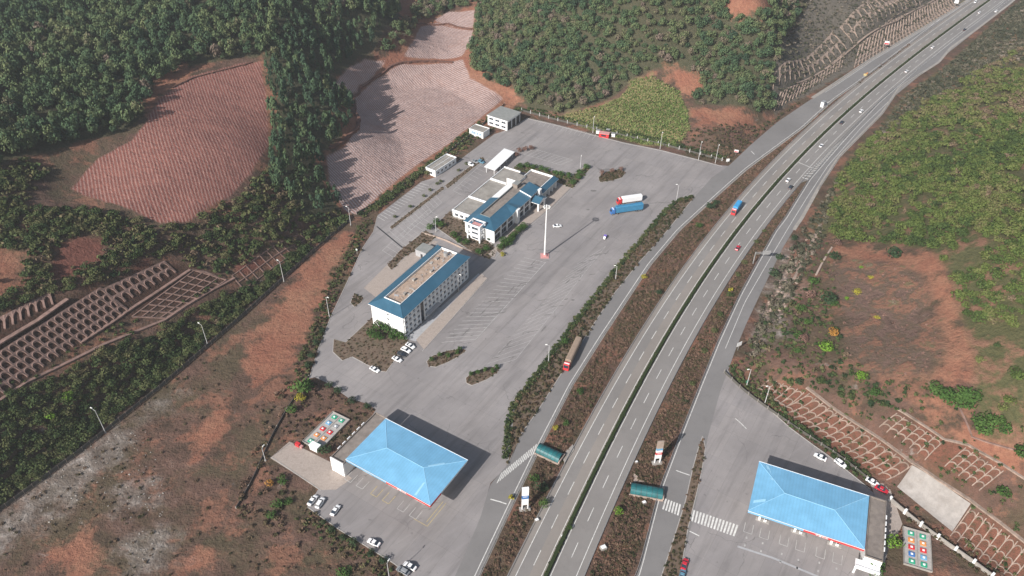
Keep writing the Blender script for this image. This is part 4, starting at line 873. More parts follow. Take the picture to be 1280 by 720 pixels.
# forecourt lane boxes painted on the ground
for T, oo, rz in ((s1, (-57.2, 174.7), R_(-31)), (s2, (78.7, 155.6), R_(-22.7))):
    mk = MB(); fy = MB(); ca, sa = math.cos(rz), math.sin(rz)
    def gq(x, y): return (oo[0]+x*ca-y*sa, oo[1]+x*sa+y*ca, LOT_Z+.012)
    def ln(x0, y0, x1, y1, m, wd=.22):
        d = math.hypot(x1-x0, y1-y0); nx, ny = -(y1-y0)/d*wd/2, (x1-x0)/d*wd/2
        m.quad([gq(x0-nx, y0-ny), gq(x1-nx, y1-ny), gq(x1+nx, y1+ny), gq(x0+nx, y0+ny)])
    for k, x in enumerate((4.5, 16.1, 27.7)):
        for a, b_ in ((x-4.0, x-1.3), (x+1.2, x+4.0)):
            m = (mk if T is s2 else (mk, fy)[k % 2]); ln(a, -2.6, b_, -2.6, m); ln(a, -2.6, a, 1.2, m); ln(b_, -2.6, b_, 1.2, m)
            if T is s2:
                for q in range(4):
                    if (k+q) % 2: continue
                    ln((a+b_)/2, -4.2-q*1.6, (a+b_)/2, -5.0-q*1.6, mk, .5)
    if T is s1: ln(36.6, -2.8, 36.6, 8, fy); ln(31, -2.8, 36.6, -2.8, fy); ln(35.4, -1.6, 35.4, 8, fy)
    tag(mk.build('lane_marking', M['paint_worn']), kind='structure')
    if fy.v: tag(fy.build('lane_marking', M['paint_yellow']), kind='structure')
mk = MB(); mk.bar([(*flat(922, 683), 0), (*flat(965, 697), 0), (*flat(1040, 728), 0)], .7, LOT_Z+.012); tag(mk.build('drain', M['grey_wall']), kind='structure')

# tank farms: low concrete slab with coloured manhole covers
def tanks(cen, rz, nx, ny_, label, sx, sy, cols, wall=True):
    T = empty('fuel_tank_slab', (*cen, 0), rz, label, 'tank slab'); hx, hy = nx/2, ny_/2
    MB().box(-hx, hx, -hy, hy, 0, .45).build('slab', M['kerb'], T)
    if wall: MB().box(-hx-.2, -hx, -hy-.2, hy+.2, 0, .8).box(hx, hx+.2, -hy-.2, hy+.2, 0, .8).box(-hx, hx, hy, hy+.2, 0, .8).box(-hx, hx, -hy-.2, -hy, 0, .8).box(-.15, .15, -hy+.6, hy-.6, .45, .6).build('rim', M['concrete'], T)
    n = len(cols)
    for k, (c0, c1) in enumerate(cols):
        y = hy-1.8-k*(2*hy-3.4)/(n-1)
        for x, cc in ((-sx, c0), (sx, c1)):
            m = MB(); m.box(x-.95, x+.95, y-.8, y+.8, .45, .75, 0); m.box(x-.35, x+.35, y-.3, y+.3, .75, .95, 1); m.build('manhole_cover', [M[cc], M['white']], T)
tanks((-68.7, 194.0), R_(-29.5), 8.0, 16.8, 'pale slab with coloured manhole covers beside the left filling station', 1.7, 0, [('green', 'green'), ('bluetile', 'steel'), ('red', 'red'), ('orange', 'orange'), ('green', 'green')])
tanks((133.5, 147.0), R_(-20), 8.2, 14.5, 'pale slab with coloured manhole covers beside the right filling station', 1.8, 0, [('green', 'green'), ('orange', 'orange'), ('red', 'red'), ('blue', 'bluetile'), ('green', 'green')])
# small kit behind the left slab
p = flat(395, 562); k_ = empty('pump_hut', (p[0], p[1], 0), R_(-29), 'small white hut and pipework at the near end of the left tank slab', 'hut')
MB().box(-2.0, 1.6, -1.0, 1.0, 0, 2.3, 0, 1).build('wall', [M['white_wall'], M['flat_roof_g']], k_); MB().box(-2.2, 1.8, -1.2, 1.2, 2.3, 2.5).build('roof', M['white'], k_)
p = flat(374, 558); k_ = empty('fire_equipment', (p[0], p[1], 0), R_(-29), 'red fire equipment box with dark hoses at the end of the tank slab', 'fire box')
MB().box(-1.4, .4, -.6, .6, 0, 1.5).build('cabinet', M['red'], k_); MB().box(.7, 1.7, -.5, .5, 0, 1.0).build('sand_box', M['pink'], k_); MB().tube((-1.9, -.3, 0), (-1.9, -.3, 1.4), .25, n=8).build('extinguisher', M['dark'], k_)

# --- other buildings of the yard
B4 = empty('garage_building', (-4.2, 436.6, 0), R_(57), 'two-storey white garage building with a grey flat roof at the far corner of the yard', 'building')
# local x runs away along the doors, y to the left
MB().box(0, 14.6, 0, 14.6, 0, 6.3, 0, 1).build('wall', [M['white_wall'], M['flat_roof_g']], B4)
MB().box(-.4, 15, -.4, 15, 6.3, 6.75, 0, 1).build('roof', [M['white'], M['flat_roof_g']], B4)
for z0 in (1.3, 4.2):
    for c in range(3): window(B4, 1.2+c*4.6, 4.2+c*4.6, z0, z0+1.25, 0, 'x')
for c in range(3): MB().box(.8+c*4.7, 4.5+c*4.7, -.06, 0, .1, 5.4).build('door', M['dark'], B4)
B5 = empty('white_cabin', (-18.6, 425.8, 0), R_(58), 'small windowless white cabin with faint blue lettering on its side', 'building')
MB().box(0, 6.9, 0, 10.2, 0, 3.9, 0, 1).build('wall', [M['white_wall'], M['flat_roof']], B5)
pr = MB(); pr.box(-.15, .1, -.15, 10.35, 3.9, 4.3); pr.box(6.8, 7.05, -.15, 10.35, 3.9, 4.3); pr.box(.1, 6.8, -.15, .1, 3.9, 4.3); pr.box(.1, 6.8, 10.1, 10.35, 3.9, 4.3); pr.build('parapet', M['white'], B5)
text('消防水池', 1.9, (-.18, 5.1, 2.2), (R_(90), 0, R_(-90)), M['bluetile'], B5)
B6 = empty('utility_building', (-43.6, 380.0, 0), R_(56), 'long low white utility building with a parapet and grey roof beside the furrowed field', 'building')
MB().box(0, 19.0, 0, 6.8, 0, 3.5, 0, 1).build('wall', [M['white_wall'], M['flat_roof']], B6)
pr = MB(); pr.box(-.15, .15, -.15, 6.95, 3.5, 4.2); pr.box(18.85, 19.15, -.15, 6.95, 3.5, 4.2); pr.box(.15, 18.85, -.15, .15, 3.5, 3.9); pr.box(.15, 18.85, 6.65, 6.95, 3.5, 4.2); pr.box(.15, 18.85, 3.3, 3.5, 3.5, 3.7); pr.build('parapet', M['white'], B6)
for c in range(5): window(B6, 1.6+c*3.5, 3.2+c*3.5, 1.1, 2.4, 0)
window(B6, 2.2, 4.2, 1.1, 2.4, 0, 'x')
CP_ = empty('carport', (-10.4, 382.4, 0), R_(63), 'open white-roofed parking shelter behind the service building', 'shelter')
r = MB(); r.hull8([(0, 0, 3.2), (24.2, 0, 3.2), (24.2, 6.9, 3.8), (0, 6.9, 3.8)], [(0, 0, 3.4), (24.2, 0, 3.4), (24.2, 6.9, 4.0), (0, 6.9, 4.0)]); r.build('roof', M['white'], CP_)
r = MB(); [r.box(x-.12, x+.12, y-.12, y+.12, 0, 3.3+.3*(y > 3)) for x in (1, 8.4, 15.8, 23.2) for y in (1, 6)]; r.build('post', M['white'], CP_)

# ------------------------------------------------------------------ motorway fittings
def barrel(px_a, px_b, wd, ht, label):
    a, b_ = flat(*px_a), flat(*px_b); d = b_-a; Ln = np.linalg.norm(d); rz = math.atan2(d[1], d[0]); T = empty('underpass_cover', (*a, 0), rz, label, 'vaulted cover')
    v = MB(); n = 10; ns = 12
    for k in range(ns):
        for j in range(n):
            a0, a1 = math.pi*j/n, math.pi*(j+1)/n; s0, s1_ = k/ns, (k+1)/ns
            def q(an, s_, r_=1): f = 1-.12*s_; return (Ln*s_, -math.cos(an)*wd/2*r_, max(0, math.sin(an))*ht*f*r_+.4)
            v.quad([q(a0, s0), q(a0, s1_), q(a1, s1_), q(a1, s0)][::-1]); v.quad([q(a0, s0, .96), q(a0, s1_, .96), q(a1, s1_, .96), q(a1, s0, .96)])
    v.build('vault', M['teal'], T, smooth=False)
    rb = MB()
    for k in range(7):
        pts = [(Ln*k/6, -math.cos(math.pi*j/10)*wd/2*1.01, math.sin(math.pi*j/10)*ht*(1-.12*k/6)*1.01+.4) for j in range(11)]
        for p_, q_2 in zip(pts[:-1], pts[1:]): rb.tube(p_, q_2, .06, n=4)
    rb.build('hoop', M['dark'], T)
    MB().box(-.3, Ln+.3, -wd/2-.35, -wd/2, 0, .7).box(-.3, Ln+.3, wd/2, wd/2+.35, 0, .7).build('side_wall', M['concrete_pink'], T)
    MB().box(Ln+.05, Ln+.5, -wd/2, wd/2, 0, ht*.6).build('end_wall', M['concrete_pink'], T)
barrel((673,562), (701,575), 4.6, 2.3, 'teal vaulted underpass cover between exit road and motorway, left of the hedge')
barrel((788,612), (828,619), 4.6, 2.3, 'teal vaulted underpass cover on the verge beside the right zebra crossing')
MB_ = MB(); MB_.prism([tuple(flat(*p)) for p in ((702,570),(716,556),(718,562),(706,580))], 0, .3); tag(MB_.build('path', M['concrete']), kind='structure')
MB_ = MB(); MB_.prism([tuple(flat(*p)) for p in ((792,592),(806,603),(792,603))], 0, .3); tag(MB_.build('path', M['concrete_pink']), kind='structure')

def pylon(px, rz, label, scheme):
    p = flat(*px); T = empty('price_sign', (*p, 0), rz, label, 'sign'); wdt, ht = 2.3, 12.0
    MB().box(-wdt/2, -wdt/2+.35, -.25, .25, 0, 3).box(wdt/2-.35, wdt/2, -.25, .25, 0, 3).build('leg', M['white'], T)
    b_ = MB(); z = 3.0
    for fr, m in scheme: b_.box(-wdt/2, wdt/2, -.3, .3, z, z+(ht-3)*fr, m); z += (ht-3)*fr
    b_.build('panel', [M['white'], M['blue'], M['red'], M['concrete_pink'], M['bluetile']], T)
    MB().box(-1.9, 1.9, -.9, .9, 0, .5).build('footing', M['concrete'], T)
    return T
P1_ = pylon((656,637), R_(8), 'tall white pylon sign with a blue middle panel beside the exit road', [(.26, 0), (.10, 0), (.2, 1), (.44, 0)])
text('服务区', .55, (0, -.33, 7.4), (R_(90), 0, 0), M['white'], P1_)
P2_ = pylon((821,579), R_(8), 'tall pylon sign with pink top and red stripe on the right verge', [(.22, 0), (.14, 2), (.12, 0), (.12, 4), (.40, 3)])
text('中国石化', .45, (0, -.33, 5.6), (R_(90), 0, 0), M['white'], P2_)

def lamp(px, ht, label, arm=2.0, az=0.0, z=None, double=False, name='street_lamp', grp=None):
    p = P(*px); T = empty(name, tuple(p), az, label, 'street lamp', grp)
    MB().tube((0, 0, 0), (0, 0, ht), .16, .09, 8).build('pole', M['pole'], T); MB().box(-.3, .3, -.3, .3, -.1, .35).build('base', M['concrete'], T)
    if arm:
        for s_ in ((1, -1) if double else (1,)):
            MB().tube((0, 0, ht-.2), (arm*s_, 0, ht+.5), .06, .05, 6).build('arm', M['pole'], T)
            MB().hull8([(arm*s_-.5, -.2, ht+.42), (arm*s_+.5, -.2, ht+.42), (arm*s_+.5, .2, ht+.42), (arm*s_-.5, .2, ht+.42)], [(arm*s_-.4, -.12, ht+.62), (arm*s_+.4, -.12, ht+.62), (arm*s_+.4, .12, ht+.62), (arm*s_-.4, .12, ht+.62)]).build('lamp_head', M['chrome'], T)
    return T
lamp((132,541), 12, 'lamp post by the left fence, nearest the bottom left corner', 2, R_(150))
lamp((260,432), 11.5, 'lamp post by the left fence where its lattice slope meets the orange soil', 1.5, R_(150))
lamp((355,352), 11.5, 'lamp post by the left fence at the upper end of the orange soil strip', 1.2, R_(150))
lamp((412,397), 11.5, 'lamp post at the edge of the yard left of the long white block', 1.2, R_(-30))
lamp((438.5,281.5), 10.5, 'lamp post below the furrowed pink field near the yard corner', 1.2, R_(150))
lamp((545,290), 9, 'lamp post in the garden left of the service building', 1.0, R_(-30))
lamp((573.5,365), 10, 'lamp post before the shaded front of the long white block', 1.2, R_(-30))
lamp((769.3,350), 8, 'plain post in the hedge strip halfway up the lorry park', 1.0, R_(180))
lamp((685.5,453), 9.5, 'post in the hedge strip above the red lorry', 1.2, R_(180))
lamp((845.5,250.5), 9.5, 'post at the pointed upper end of the hedge strip', 1.2, R_(180))
lamp((741,166), 11, 'post on the back fence beside the red kiosk', 1.2, R_(-90))
lamp((825,186), 11, 'post on the back fence below the grassy slope', 1.2, R_(-90))
lamp((873,200), 12, 'post on the back fence left of the last one before the exit road', 1.2, R_(-90))
lamp((894,204), 12, 'last post of the back fence, next to the exit road', 1.2, R_(-90))
lamp((725.4,210), 8, 'short post in the planted strip behind the service building', 0.8, R_(-90))
lamp((933,483), 9.5, 'lamp post on the right forecourt edge, the upper of two', 1.4, R_(200))
lamp((956,504), 9.5, 'lamp post on the right forecourt edge, the lower of two', 1.4, R_(200))
lamp((487,724), 9, 'lamp post at the lower edge of the left forecourt', 1.0, R_(60))
lamp((332,576), 7, 'short post at the outer corner of the paved apron', .9, R_(60))
# high mast
mp = flat(680.7, 320); T = empty('high_mast_light', (*mp, 0), 0, 'very tall white floodlight mast on a pink base in the lorry park', 'floodlight mast')
MB().tube((0, 0, .8), (0, 0, 29), .42, .22, 12).build('pole', M['white'], T); MB().box(-2.0, 2.0, -2.0, 2.0, 0, .35).box(-.9, .9, -.9, .9, .35, 1.0).build('base', M['pink'], T)
ring = MB()
for k in range(16):
    a0, a1 = 2*math.pi*k/16, 2*math.pi*(k+1)/16; ring.tube((1.1*math.cos(a0), 1.1*math.sin(a0), 28.4), (1.1*math.cos(a1), 1.1*math.sin(a1), 28.4), .1, n=5)
for k in range(4): ring.tube((0, 0, 28.4), (1.1*math.cos(k*math.pi/2), 1.1*math.sin(k*math.pi/2), 28.4), .08, n=5)
ring.build('ring', M['pole'], T)
for k in range(8):
    a0 = 2*math.pi*k/8; x, y = 1.45*math.cos(a0), 1.45*math.sin(a0); MB().box(x-.28, x+.28, y-.28, y+.28, 28.0, 28.5).build('floodlight', M['chrome'], T)

# gantry sign over the right slip road
ga = flat(941, 330); T = empty('cantilever_sign', (*ga, 0), R_(5), 'cantilevered grey steel road sign reaching over the right slip road', 'road sign')
MB().tube((0, 0, 0), (0, 0, 7.2), .24, .2, 8).build('pole', M['steel'], T)
MB().tube((0, 0, 6.9), (7.5, 0, 6.9), .12, n=6).tube((0, 0, 6.0), (7.5, 0, 6.0), .12, n=6).tube((2.5, 0, 6), (2.5, 0, 6.9), .08, n=5).tube((5, 0, 6), (5, 0, 6.9), .08, n=5).tube((7.5, 0, 6), (7.5, 0, 6.9), .08, n=5).build('arm', M['steel'], T)
MB().box(3.6, 7.4, .14, .22, 5.3, 7.5).build('panel', M['steel'], T)
def board(px, ht, w_, h_, rz, label, m, name='road_sign', tri=False, m2=None):
    p = P(*px); T = empty(name, tuple(p), rz, label, 'road sign'); MB().tube((0, 0, 0), (0, 0, ht+h_), .09, n=6).build('pole', M['steel'], T)
    b_ = MB(); b_.box(-w_/2, w_/2, -.16, -.1, ht, ht+h_); o = b_.build('panel', M[m], T)
    if m2: MB().box(-w_/2+.15, w_/2-.15, -.19, -.165, ht+.15, ht+h_*.45).build('symbol', M[m2], T)
board((922,438), 2.6, 2.6, 2.2, R_(30), 'square white sign board at the edge of the right slip road', 'white')
board((919.5,194), 2.0, 2.4, 1.6, R_(-20), 'white and red sign board where the exit road meets the yard', 'white', m2='red')
board((1106,62), 4.0, 3.2, 2.6, R_(-20), 'sign board on a pole beside the far exit road', 'white', m2='red')
board((1193,10), 4.0, 3.2, 2.6, R_(-20), 'farthest sign board on the left side of the motorway', 'white')
board((909,204), 1.2, 2.0, 1.8, R_(10), 'low white notice board at the end of the back fence', 'white')
board((446.7,318), 2.4, .8, 1.0, R_(-20), 'small green and white sign at the kerb of the back lane', 'white', m2='green')
board((933,481), 1.5, 1.6, 1.2, R_(30), 'small green sign at the foot of the upper right lamp post', 'green')
for px_, lb in (((716,522),'small pale marker stone in the wide verge, upper of two'),((875,614),'small pale box on the verge'),):
    pass
# roadside cabin and crash cushion at the ramp nose
p = flat(1028, 133); T = empty('sign_cabinet', (*p, 0), R_(50), 'grey white equipment cabinet on the nose between exit road and motorway', 'cabinet')
MB().box(-1.6, 1.6, -1.0, 1.0, 0, 3.4).build('body', M['white'], T); MB().box(-1.7, 1.7, -1.1, 1.1, 3.4, 3.6).build('lid', M['steel'], T)
p = flat(1083, 93.5); T = empty('crash_cushion', (*p, 0), R_(50), 'orange crash cushion at the tip where the exit road splits off', 'crash cushion')
MB().prism([(-2.2, -.9), (2.2, -.3), (2.2, .3), (-2.2, .9)], 0, 1.1).build('barrel', M['orange'], T); MB().box(-2.6, -2.2, -1.2, 1.2, 0, 1.5).build('board', M['paint_yellow'], T)
p = flat(755, 171); T = empty('kiosk', (*p, 0), R_(-17), 'red kiosk with a pink roof standing against the back fence', 'kiosk')
MB().box(-3, 3, -1.4, 1.4, 0, 2.6).build('wall', M['red'], T); MB().box(-3.2, 3.2, -1.7, 1.6, 2.6, 2.9).build('roof', M['pink'], T); MB().box(-1.6, 1.4, -1.46, -1.4, .9, 2.0).build('window', M['window'], T)
for px_, lb, m in (((747.5,166.5),'white box cabinet left of the red kiosk','white'),((766.5,170.5),'white upright cabinet right of the red kiosk','white'),((760,165.5),'dark cabinet right behind the red kiosk','dark')):
    p = flat(*px_); T = empty('utility_cabinet', (*p, 0), R_(-17), lb, 'cabinet'); MB().box(-1.1, 1.1, -.8, .8, 0, 2.0).build('body', M[m], T); MB().box(-1.2, 1.2, -.9, .9, 2.0, 2.15).build('lid', M['steel'], T)
for px_, lb, s_ in (((754,686),'grey utility box at the left foot of the lower right verge',1.0),((671,651),'white utility box on the verge below the white pylon sign',.7),((805,629),'round white manhole box below the right underpass cover',.7),((795.5,578),'small pale box at the motorway edge left of the pylon sign',.5),((703,671),'small pale marker box at the foot of the median hedge',.6)):
    p = flat(*px_); T = empty('utility_box', (*p, 0), R_(25), lb, 'box'); MB().box(-1*s_, 1*s_, -.8*s_, .8*s_, 0, 1.1*s_).build('body', M['concrete'], T); MB().box(-.8*s_, .8*s_, -.6*s_, .6*s_, 1.1*s_, 1.2*s_).build('lid', M['white'], T)

# ------------------------------------------------------------------ fences and guard rails
def run(pts, name, label, cat, post_h, rails, gap, mat, post_w=.16, pm=None, rail_h=.3, maxp=100):
    L = dense(pts, 2.0, world=isinstance(pts, np.ndarray))
    zz = h(L[:, 0], L[:, 1]); T = empty(name, (L[0][0], L[0][1], float(zz[0])), 0, label, cat)
    loc = np.stack([L[:, 0]-L[0][0], L[:, 1]-L[0][1], zz-zz[0]], -1)
    for i, (z0, hh, wd) in enumerate(rails):
        mb = MB(); n = len(loc); b0 = 0; nn = normals(loc[:, :2])
        for k in range(n):
            for sx, z_ in ((-1, 0), (1, 0), (1, hh), (-1, hh)): mb.v.append((loc[k][0]+nn[k][0]*sx*wd/2, loc[k][1]+nn[k][1]*sx*wd/2, loc[k][2]+z0+z_))
        for k in range(n-1):
            for q in range(4): l = (q+1) % 4; mb.f.append((4*k+q, 4*k+l, 4*k+4+l, 4*k+4+q)[::-1]); mb.m.append(0)
        mb.build('rail' if len(rails) > 0 else 'panel', mat, T)
    d = np.concatenate([[0], np.cumsum(np.linalg.norm(np.diff(loc[:, :2], axis=0), axis=1))]); npst = min(maxp, int(d[-1]/gap)+1); src = None
    for k in range(npst):
        s_ = d[-1]*k/max(1, npst-1); q = [float(np.interp(s_, d, loc[:, j])) for j in range(3)]; i = min(len(loc)-2, int(np.searchsorted(d, s_)))
        if src is None: src = MB().box(-post_w/2, post_w/2, -post_w/2, post_w/2, -.3, post_h).build('post', pm or mat, T); o = src
        else: o = src.copy(); COL.objects.link(o); o.parent = T
        dd = loc[i+1]-loc[i]; o.location = q; o.rotation_euler = (0, 0, math.atan2(dd[1], dd[0]))
    return T
GR = [(.45, .32, .10)]
run(off(CL, CN, -11.0)[:int(len(CL)*.97)], 'guardrail', 'steel guardrail along the left outer edge of the motorway', 'guardrail', .8, GR, 7, M['steel'], .14)
run(off(CL, CN, 11.0)[:int(len(CL)*.56)], 'guardrail', 'steel guardrail along the right outer edge of the motorway', 'guardrail', .8, GR, 7, M['steel'], .14)
q_ = (RB+RBn*1.1)[2:int(nR*.74)]; run(q_, 'guardrail', 'steel guardrail between the left exit road and its verge', 'guardrail', .8, GR, 5, M['steel'], .14)
q_ = (XA-normals(XA)*.9)[:int(nR*.58)]; run(q_, 'guardrail', 'steel guardrail between the right slip road and the central verge', 'guardrail', .8, GR, 5, M['steel'], .14)
q_ = YA[int(nR*.36):int(nR*.62)]+normals(YA)[int(nR*.36):int(nR*.62)]*.4; run(q_, 'guardrail', 'steel guardrail at the foot of the right hillside', 'guardrail', .8, GR, 5, M['steel'], .14)
q_ = RA[int(nR*.64):int(nR*.98)]-normals(RA)[int(nR*.64):int(nR*.98)]*.4; run(q_, 'guardrail', 'steel guardrail at the foot of the far lattice slopes', 'guardrail', .8, GR, 6, M['steel'], .14)
MS = simple('mesh_fence', (.085, .08, .07), .8, .1)
run([(-30,656),(0,640),(100,566),(200,486),(300,399),(400,308),(440,274)], 'fence', 'long dark mesh fence along the foot of the left slope', 'fence', 1.9, [(.1, 1.5, .06), (1.7, .12, .1)], 3.2, MS, .16, M['concrete_pink'])
run([(446,268),(472,254),(535,212),(600,160),(632,130)], 'fence', 'dark fence between the furrowed field and the yard', 'fence', 1.8, [(.1, 1.3, .05)], 3.2, MS, .2, M['concrete'])
run([(652,139),(700,152),(760,166),(830,182),(906,202)], 'fence', 'fence with pale posts along the back of the lorry park', 'fence', 2.3, [(.1, 1.2, .05)], 6.5, MS, .32, M['pole'])
run([(905,466),(930,490),(960,512),(1000,540),(1050,572),(1085,600)], 'fence', 'hedge-grown fence with pale posts above the right forecourt', 'fence', 1.8, [(.1, 1.3, .05)], 4.5, MS, .2, M['concrete'])
run([(1112,626),(1140,650),(1175,676),(1210,700),(1245,726)], 'boundary_wall', 'pale boundary wall with projecting piers below the concrete slab', 'wall', 2.3, [(0, 1.7, .35)], 5.2, M['concrete'], .75, M['white_wall'])
run([(386,471),(360,510),(340,545),(316,600),(292,641)], 'low_wall', 'thin dark low wall across the bare field left of the apron', 'wall', .9, [(0, .8, .25)], 8, simple('dark_wall', (.06, .05, .045), .9), .3, M['concrete'])

run([(528,292),(555,300),(580,312),(603,321)], 'garden_wall', 'low pale wall between the two main buildings', 'wall', 1.1, [(0, .9, .25)], 6, M['concrete_pink'], .35)
# ------------------------------------------------------------------ vehicles (x forward)
CARN = [0]
def wheels(T, xs, y, r, wdt=.22, z=None):
    src = None
    for x in xs:
        for s_ in (-1, 1):
            if src is None:
                src = MB().tube((0, -wdt/2, 0), (0, wdt/2, 0), r, n=12).build('wheel', M['rubber'], T); o = src
                hb = MB().tube((0, -wdt/2-.01, 0), (0, wdt/2+.01, 0), r*.55, n=8).build('rim', M['steel'], src)
            else:
                o = src.copy(); COL.objects.link(o); o.parent = T; c = hb.copy(); COL.objects.link(c); c.parent = o
            o.location = (x, s_*y, r)
def loft(mb, secs, m=0):
    """secs: list of (x, half width, z bottom, z top, half width at top)"""
    b = len(mb.v)
    for x, w0, z0, z1, w1 in secs:
        zm = z0+(z1-z0)*.55
        for yy, zz in ((-w0*.96, z0), (w0*.96, z0), (w0, zm), (w1, z1), (-w1, z1), (-w0, zm)): mb.v.append((x, yy, zz))
    for i in range(len(secs)-1):
        for k in range(6): l = (k+1) % 6; a = b+6*i; mb.f.append((a+k, a+l, a+6+l, a+6+k)[::-1]); mb.m.append(m)
    mb.f += [tuple(b+k for k in range(6)), tuple(b+6*(len(secs)-1)+k for k in range(5, -1, -1))]; mb.m += [m, m]
def car(mat, suv=False, pickup=False):
    T = empty('car', (0, 0, 0)); L = 2.3; up = .14 if suv else 0
    b_ = MB(); loft(b_, [(-L, .74, .45, .72+up, .62), (-2.15, .86, .28, .92+up, .76), (-1.3, .90, .24, .98+up, .80), (0, .91, .22, .96+up, .82), (1.0, .90, .24, .94+up, .80), (1.9, .86, .28, .84+up, .72), (2.2, .78, .36, .66+up, .6), (L, .66, .42, .58+up, .52)])
    b_.build('body', M[mat] if isinstance(mat, str) else mat, T, smooth=False)
    zt = 1.45+up*1.6; r0, r1 = (-.6, .35) if not suv else (-1.4, .35); g0 = -1.75 if not suv else -2.0
    if pickup: g0, r0 = -.7, -.45
    gl = MB(); gl.hull8([(g0, -.80, .9+up), (1.15, -.80, .9+up), (1.15, .80, .9+up), (g0, .80, .9+up)], [(r0, -.62, zt-.03), (r1, -.62, zt-.03), (r1, .62, zt-.03), (r0, .62, zt-.03)]); gl.build('window', M['window'], T)
    rf_ = MB(); rf_.hull8([(r0-.12, -.66, zt-.06), (r1+.1, -.66, zt-.06), (r1+.1, .66, zt-.06), (r0-.12, .66, zt-.06)], [(r0, -.58, zt+.02), (r1, -.58, zt+.02), (r1, .58, zt+.02), (r0, .58, zt+.02)])
    for s_ in (-1, 1): rf_.hull8([(-.15, s_*.82-.02, .9+up), (-.03, s_*.82-.02, .9+up), (-.03, s_*.82+.02, .9+up), (-.15, s_*.82+.02, .9+up)], [(-.15, s_*.64-.02, zt-.02), (-.03, s_*.64-.02, zt-.02), (-.03, s_*.64+.02, zt-.02), (-.15, s_*.64+.02, zt-.02)])
    rf_.build('roof', M[mat] if isinstance(mat, str) else mat, T)
    if pickup: MB().box(-2.1, -.8, -.72, .72, .94, 1.0).build('load_bed', M['dark'], T)
    for s_ in (-1, 1):
        MB().box(2.16, 2.28, s_*.58-.15, s_*.58+.15, .52, .66).build('headlight', M['chrome'], T); MB().box(-2.3, -2.2, s_*.6-.15, s_*.6+.15, .62, .76).build('tail_light', M['red'], T)
        MB().box(.78, .95, s_*.98-.09, s_*.98+.09, .95+up, 1.08+up).build('mirror', M[mat] if isinstance(mat, str) else mat, T)
    wheels(T, (-1.4, 1.4), .82, .32); return T
M['car_white'] = simple('car_white', (.78, .78, .78), .25, .03); M['car_dark'] = simple('car_dark', (.03, .032, .038), .25, .1); M['car_red'] = simple('car_red', (.50, .02, .04), .25, .05); M['car_grey'] = simple('car_grey', (.25, .26, .27), .3, .05); M['car_blue'] = simple('car_blue', (.10, .22, .30), .3, .05)
M['purple'] = simple('purple_paint', (.22, .16, .50), .5, .05); M['lorry_blue'] = simple('lorry_blue', (.04, .19, .34), .6, .15, .9); M['lorry_cyan'] = simple('lorry_cyan', (.05, .30, .58), .6, .15)
protos = {}
def place(kind, mat, px0, px1, label, grp=None, **kw):
    """px0 = rear, px1 = front on the ground"""
    key = (kind.__name__, mat, tuple(sorted(kw.items())))
    if key not in protos: protos[key] = kind(mat, **kw); T = protos[key]
    else: T = copy_tree(protos[key])
    a, b_ = flat(*px0), flat(*px1); c = (a+b_)/2; T.location = (c[0], c[1], ROAD_Z); T.rotation_euler = (0, 0, math.atan2(b_[1]-a[1], b_[0]-a[0])); tag(T, label, {'car': 'car'}.get(kind.__name__, 'lorry'), grp); return T
def roadcar(mat, px, fwd, label, **kw):
    p = flat(*px); i = int(np.argmin(((CL-p)**2).sum(1))); d = CL[min(i+1, len(CL)-1)]-CL[i-1]; d = d/np.linalg.norm(d)*fwd
    T = place(car, mat, (0, 300), (10, 300), label, 'cars on the motorway', **kw); T.location = (p[0], p[1], ROAD_Z+.005); T.rotation_euler = (0, 0, math.atan2(d[1], d[0])); return T
G1, G2 = 'cars parked by the planted bed', 'cars parked at the left filling station'
place(car, 'car_white', (463,460), (474,466), 'lone white car parked at the lower corner of the planted bed', G1)
place(car, 'car_white', (490,447), (503,453.5), 'white car, lowest of the four parked below the long white block', G1)
place(car, 'car_dark', (496,440.5), (509,447), 'dark car between white ones in the row of four', G1)
place(car, 'car_white', (501,435.5), (514,442), 'white car just above the dark one in the row of four', G1, suv=True)
place(car, 'car_white', (507,430), (519,437), 'white car, uppermost of the row of four, beside the pavement', G1)
place(car, 'car_white', (386,633), (396,620.5), 'white car, outermost left of a close pair below the apron', G2)
place(car, 'car_white', (396,637), (405,623), 'white car with dark roof glass, inner one of the close pair', G2, suv=True)
place(car, 'car_white', (415,645.5), (424,633), 'white car parked alone to the right of the close pair', G2)
place(car, 'car_white', (475,683), (460,676), 'white car angled beside the lower edge of the left forecourt', G2)
place(car, 'car_white', (520,713), (505,705), 'white car beside a dark one at the bottom edge of the picture', G2)
place(car, 'car_grey', (511,719), (497,711), 'dark grey car at the bottom edge beside a white one', G2, suv=True)
place(car, 'car_white', (690,284), (703,283), 'white car alone near the tall mast in the lorry park')
place(car, 'car_white', (1032,576), (1018,569), 'white car beside the shadow of the right canopy')
place(car, 'car_white', (580.5,203), (596,210), 'white minibus in the bays behind the service building', 'cars behind the service building', suv=True)
place(car, 'car_grey', (588,200), (600,205.5), 'grey car next to the white minibus', 'cars behind the service building')
place(car, 'car_blue', (596,200.5), (607,206), 'blue grey car on the far side of the minibus', 'cars behind the service building', suv=True)
place(car, 'car_red', (854,711), (857,702), 'crimson car at the bottom edge of the right forecourt')
place(car, 'car_blue', (851,726), (854,714), 'pale blue pickup right behind the crimson car', pickup=True)
place(car, 'car_white', (1044,576), (1056,585), 'white van beside the fence behind the right canopy', suv=True)
place(car, 'car_white', (1084,600), (1096,607), 'white car in the canopy shadow near the end of the fence')
place(car, 'car_red', (1096,610), (1107,616), 'dark red car in the canopy shadow by the boundary wall')
roadcar('car_red', (922,311), 1, 'red car on the right carriageway of the motorway')
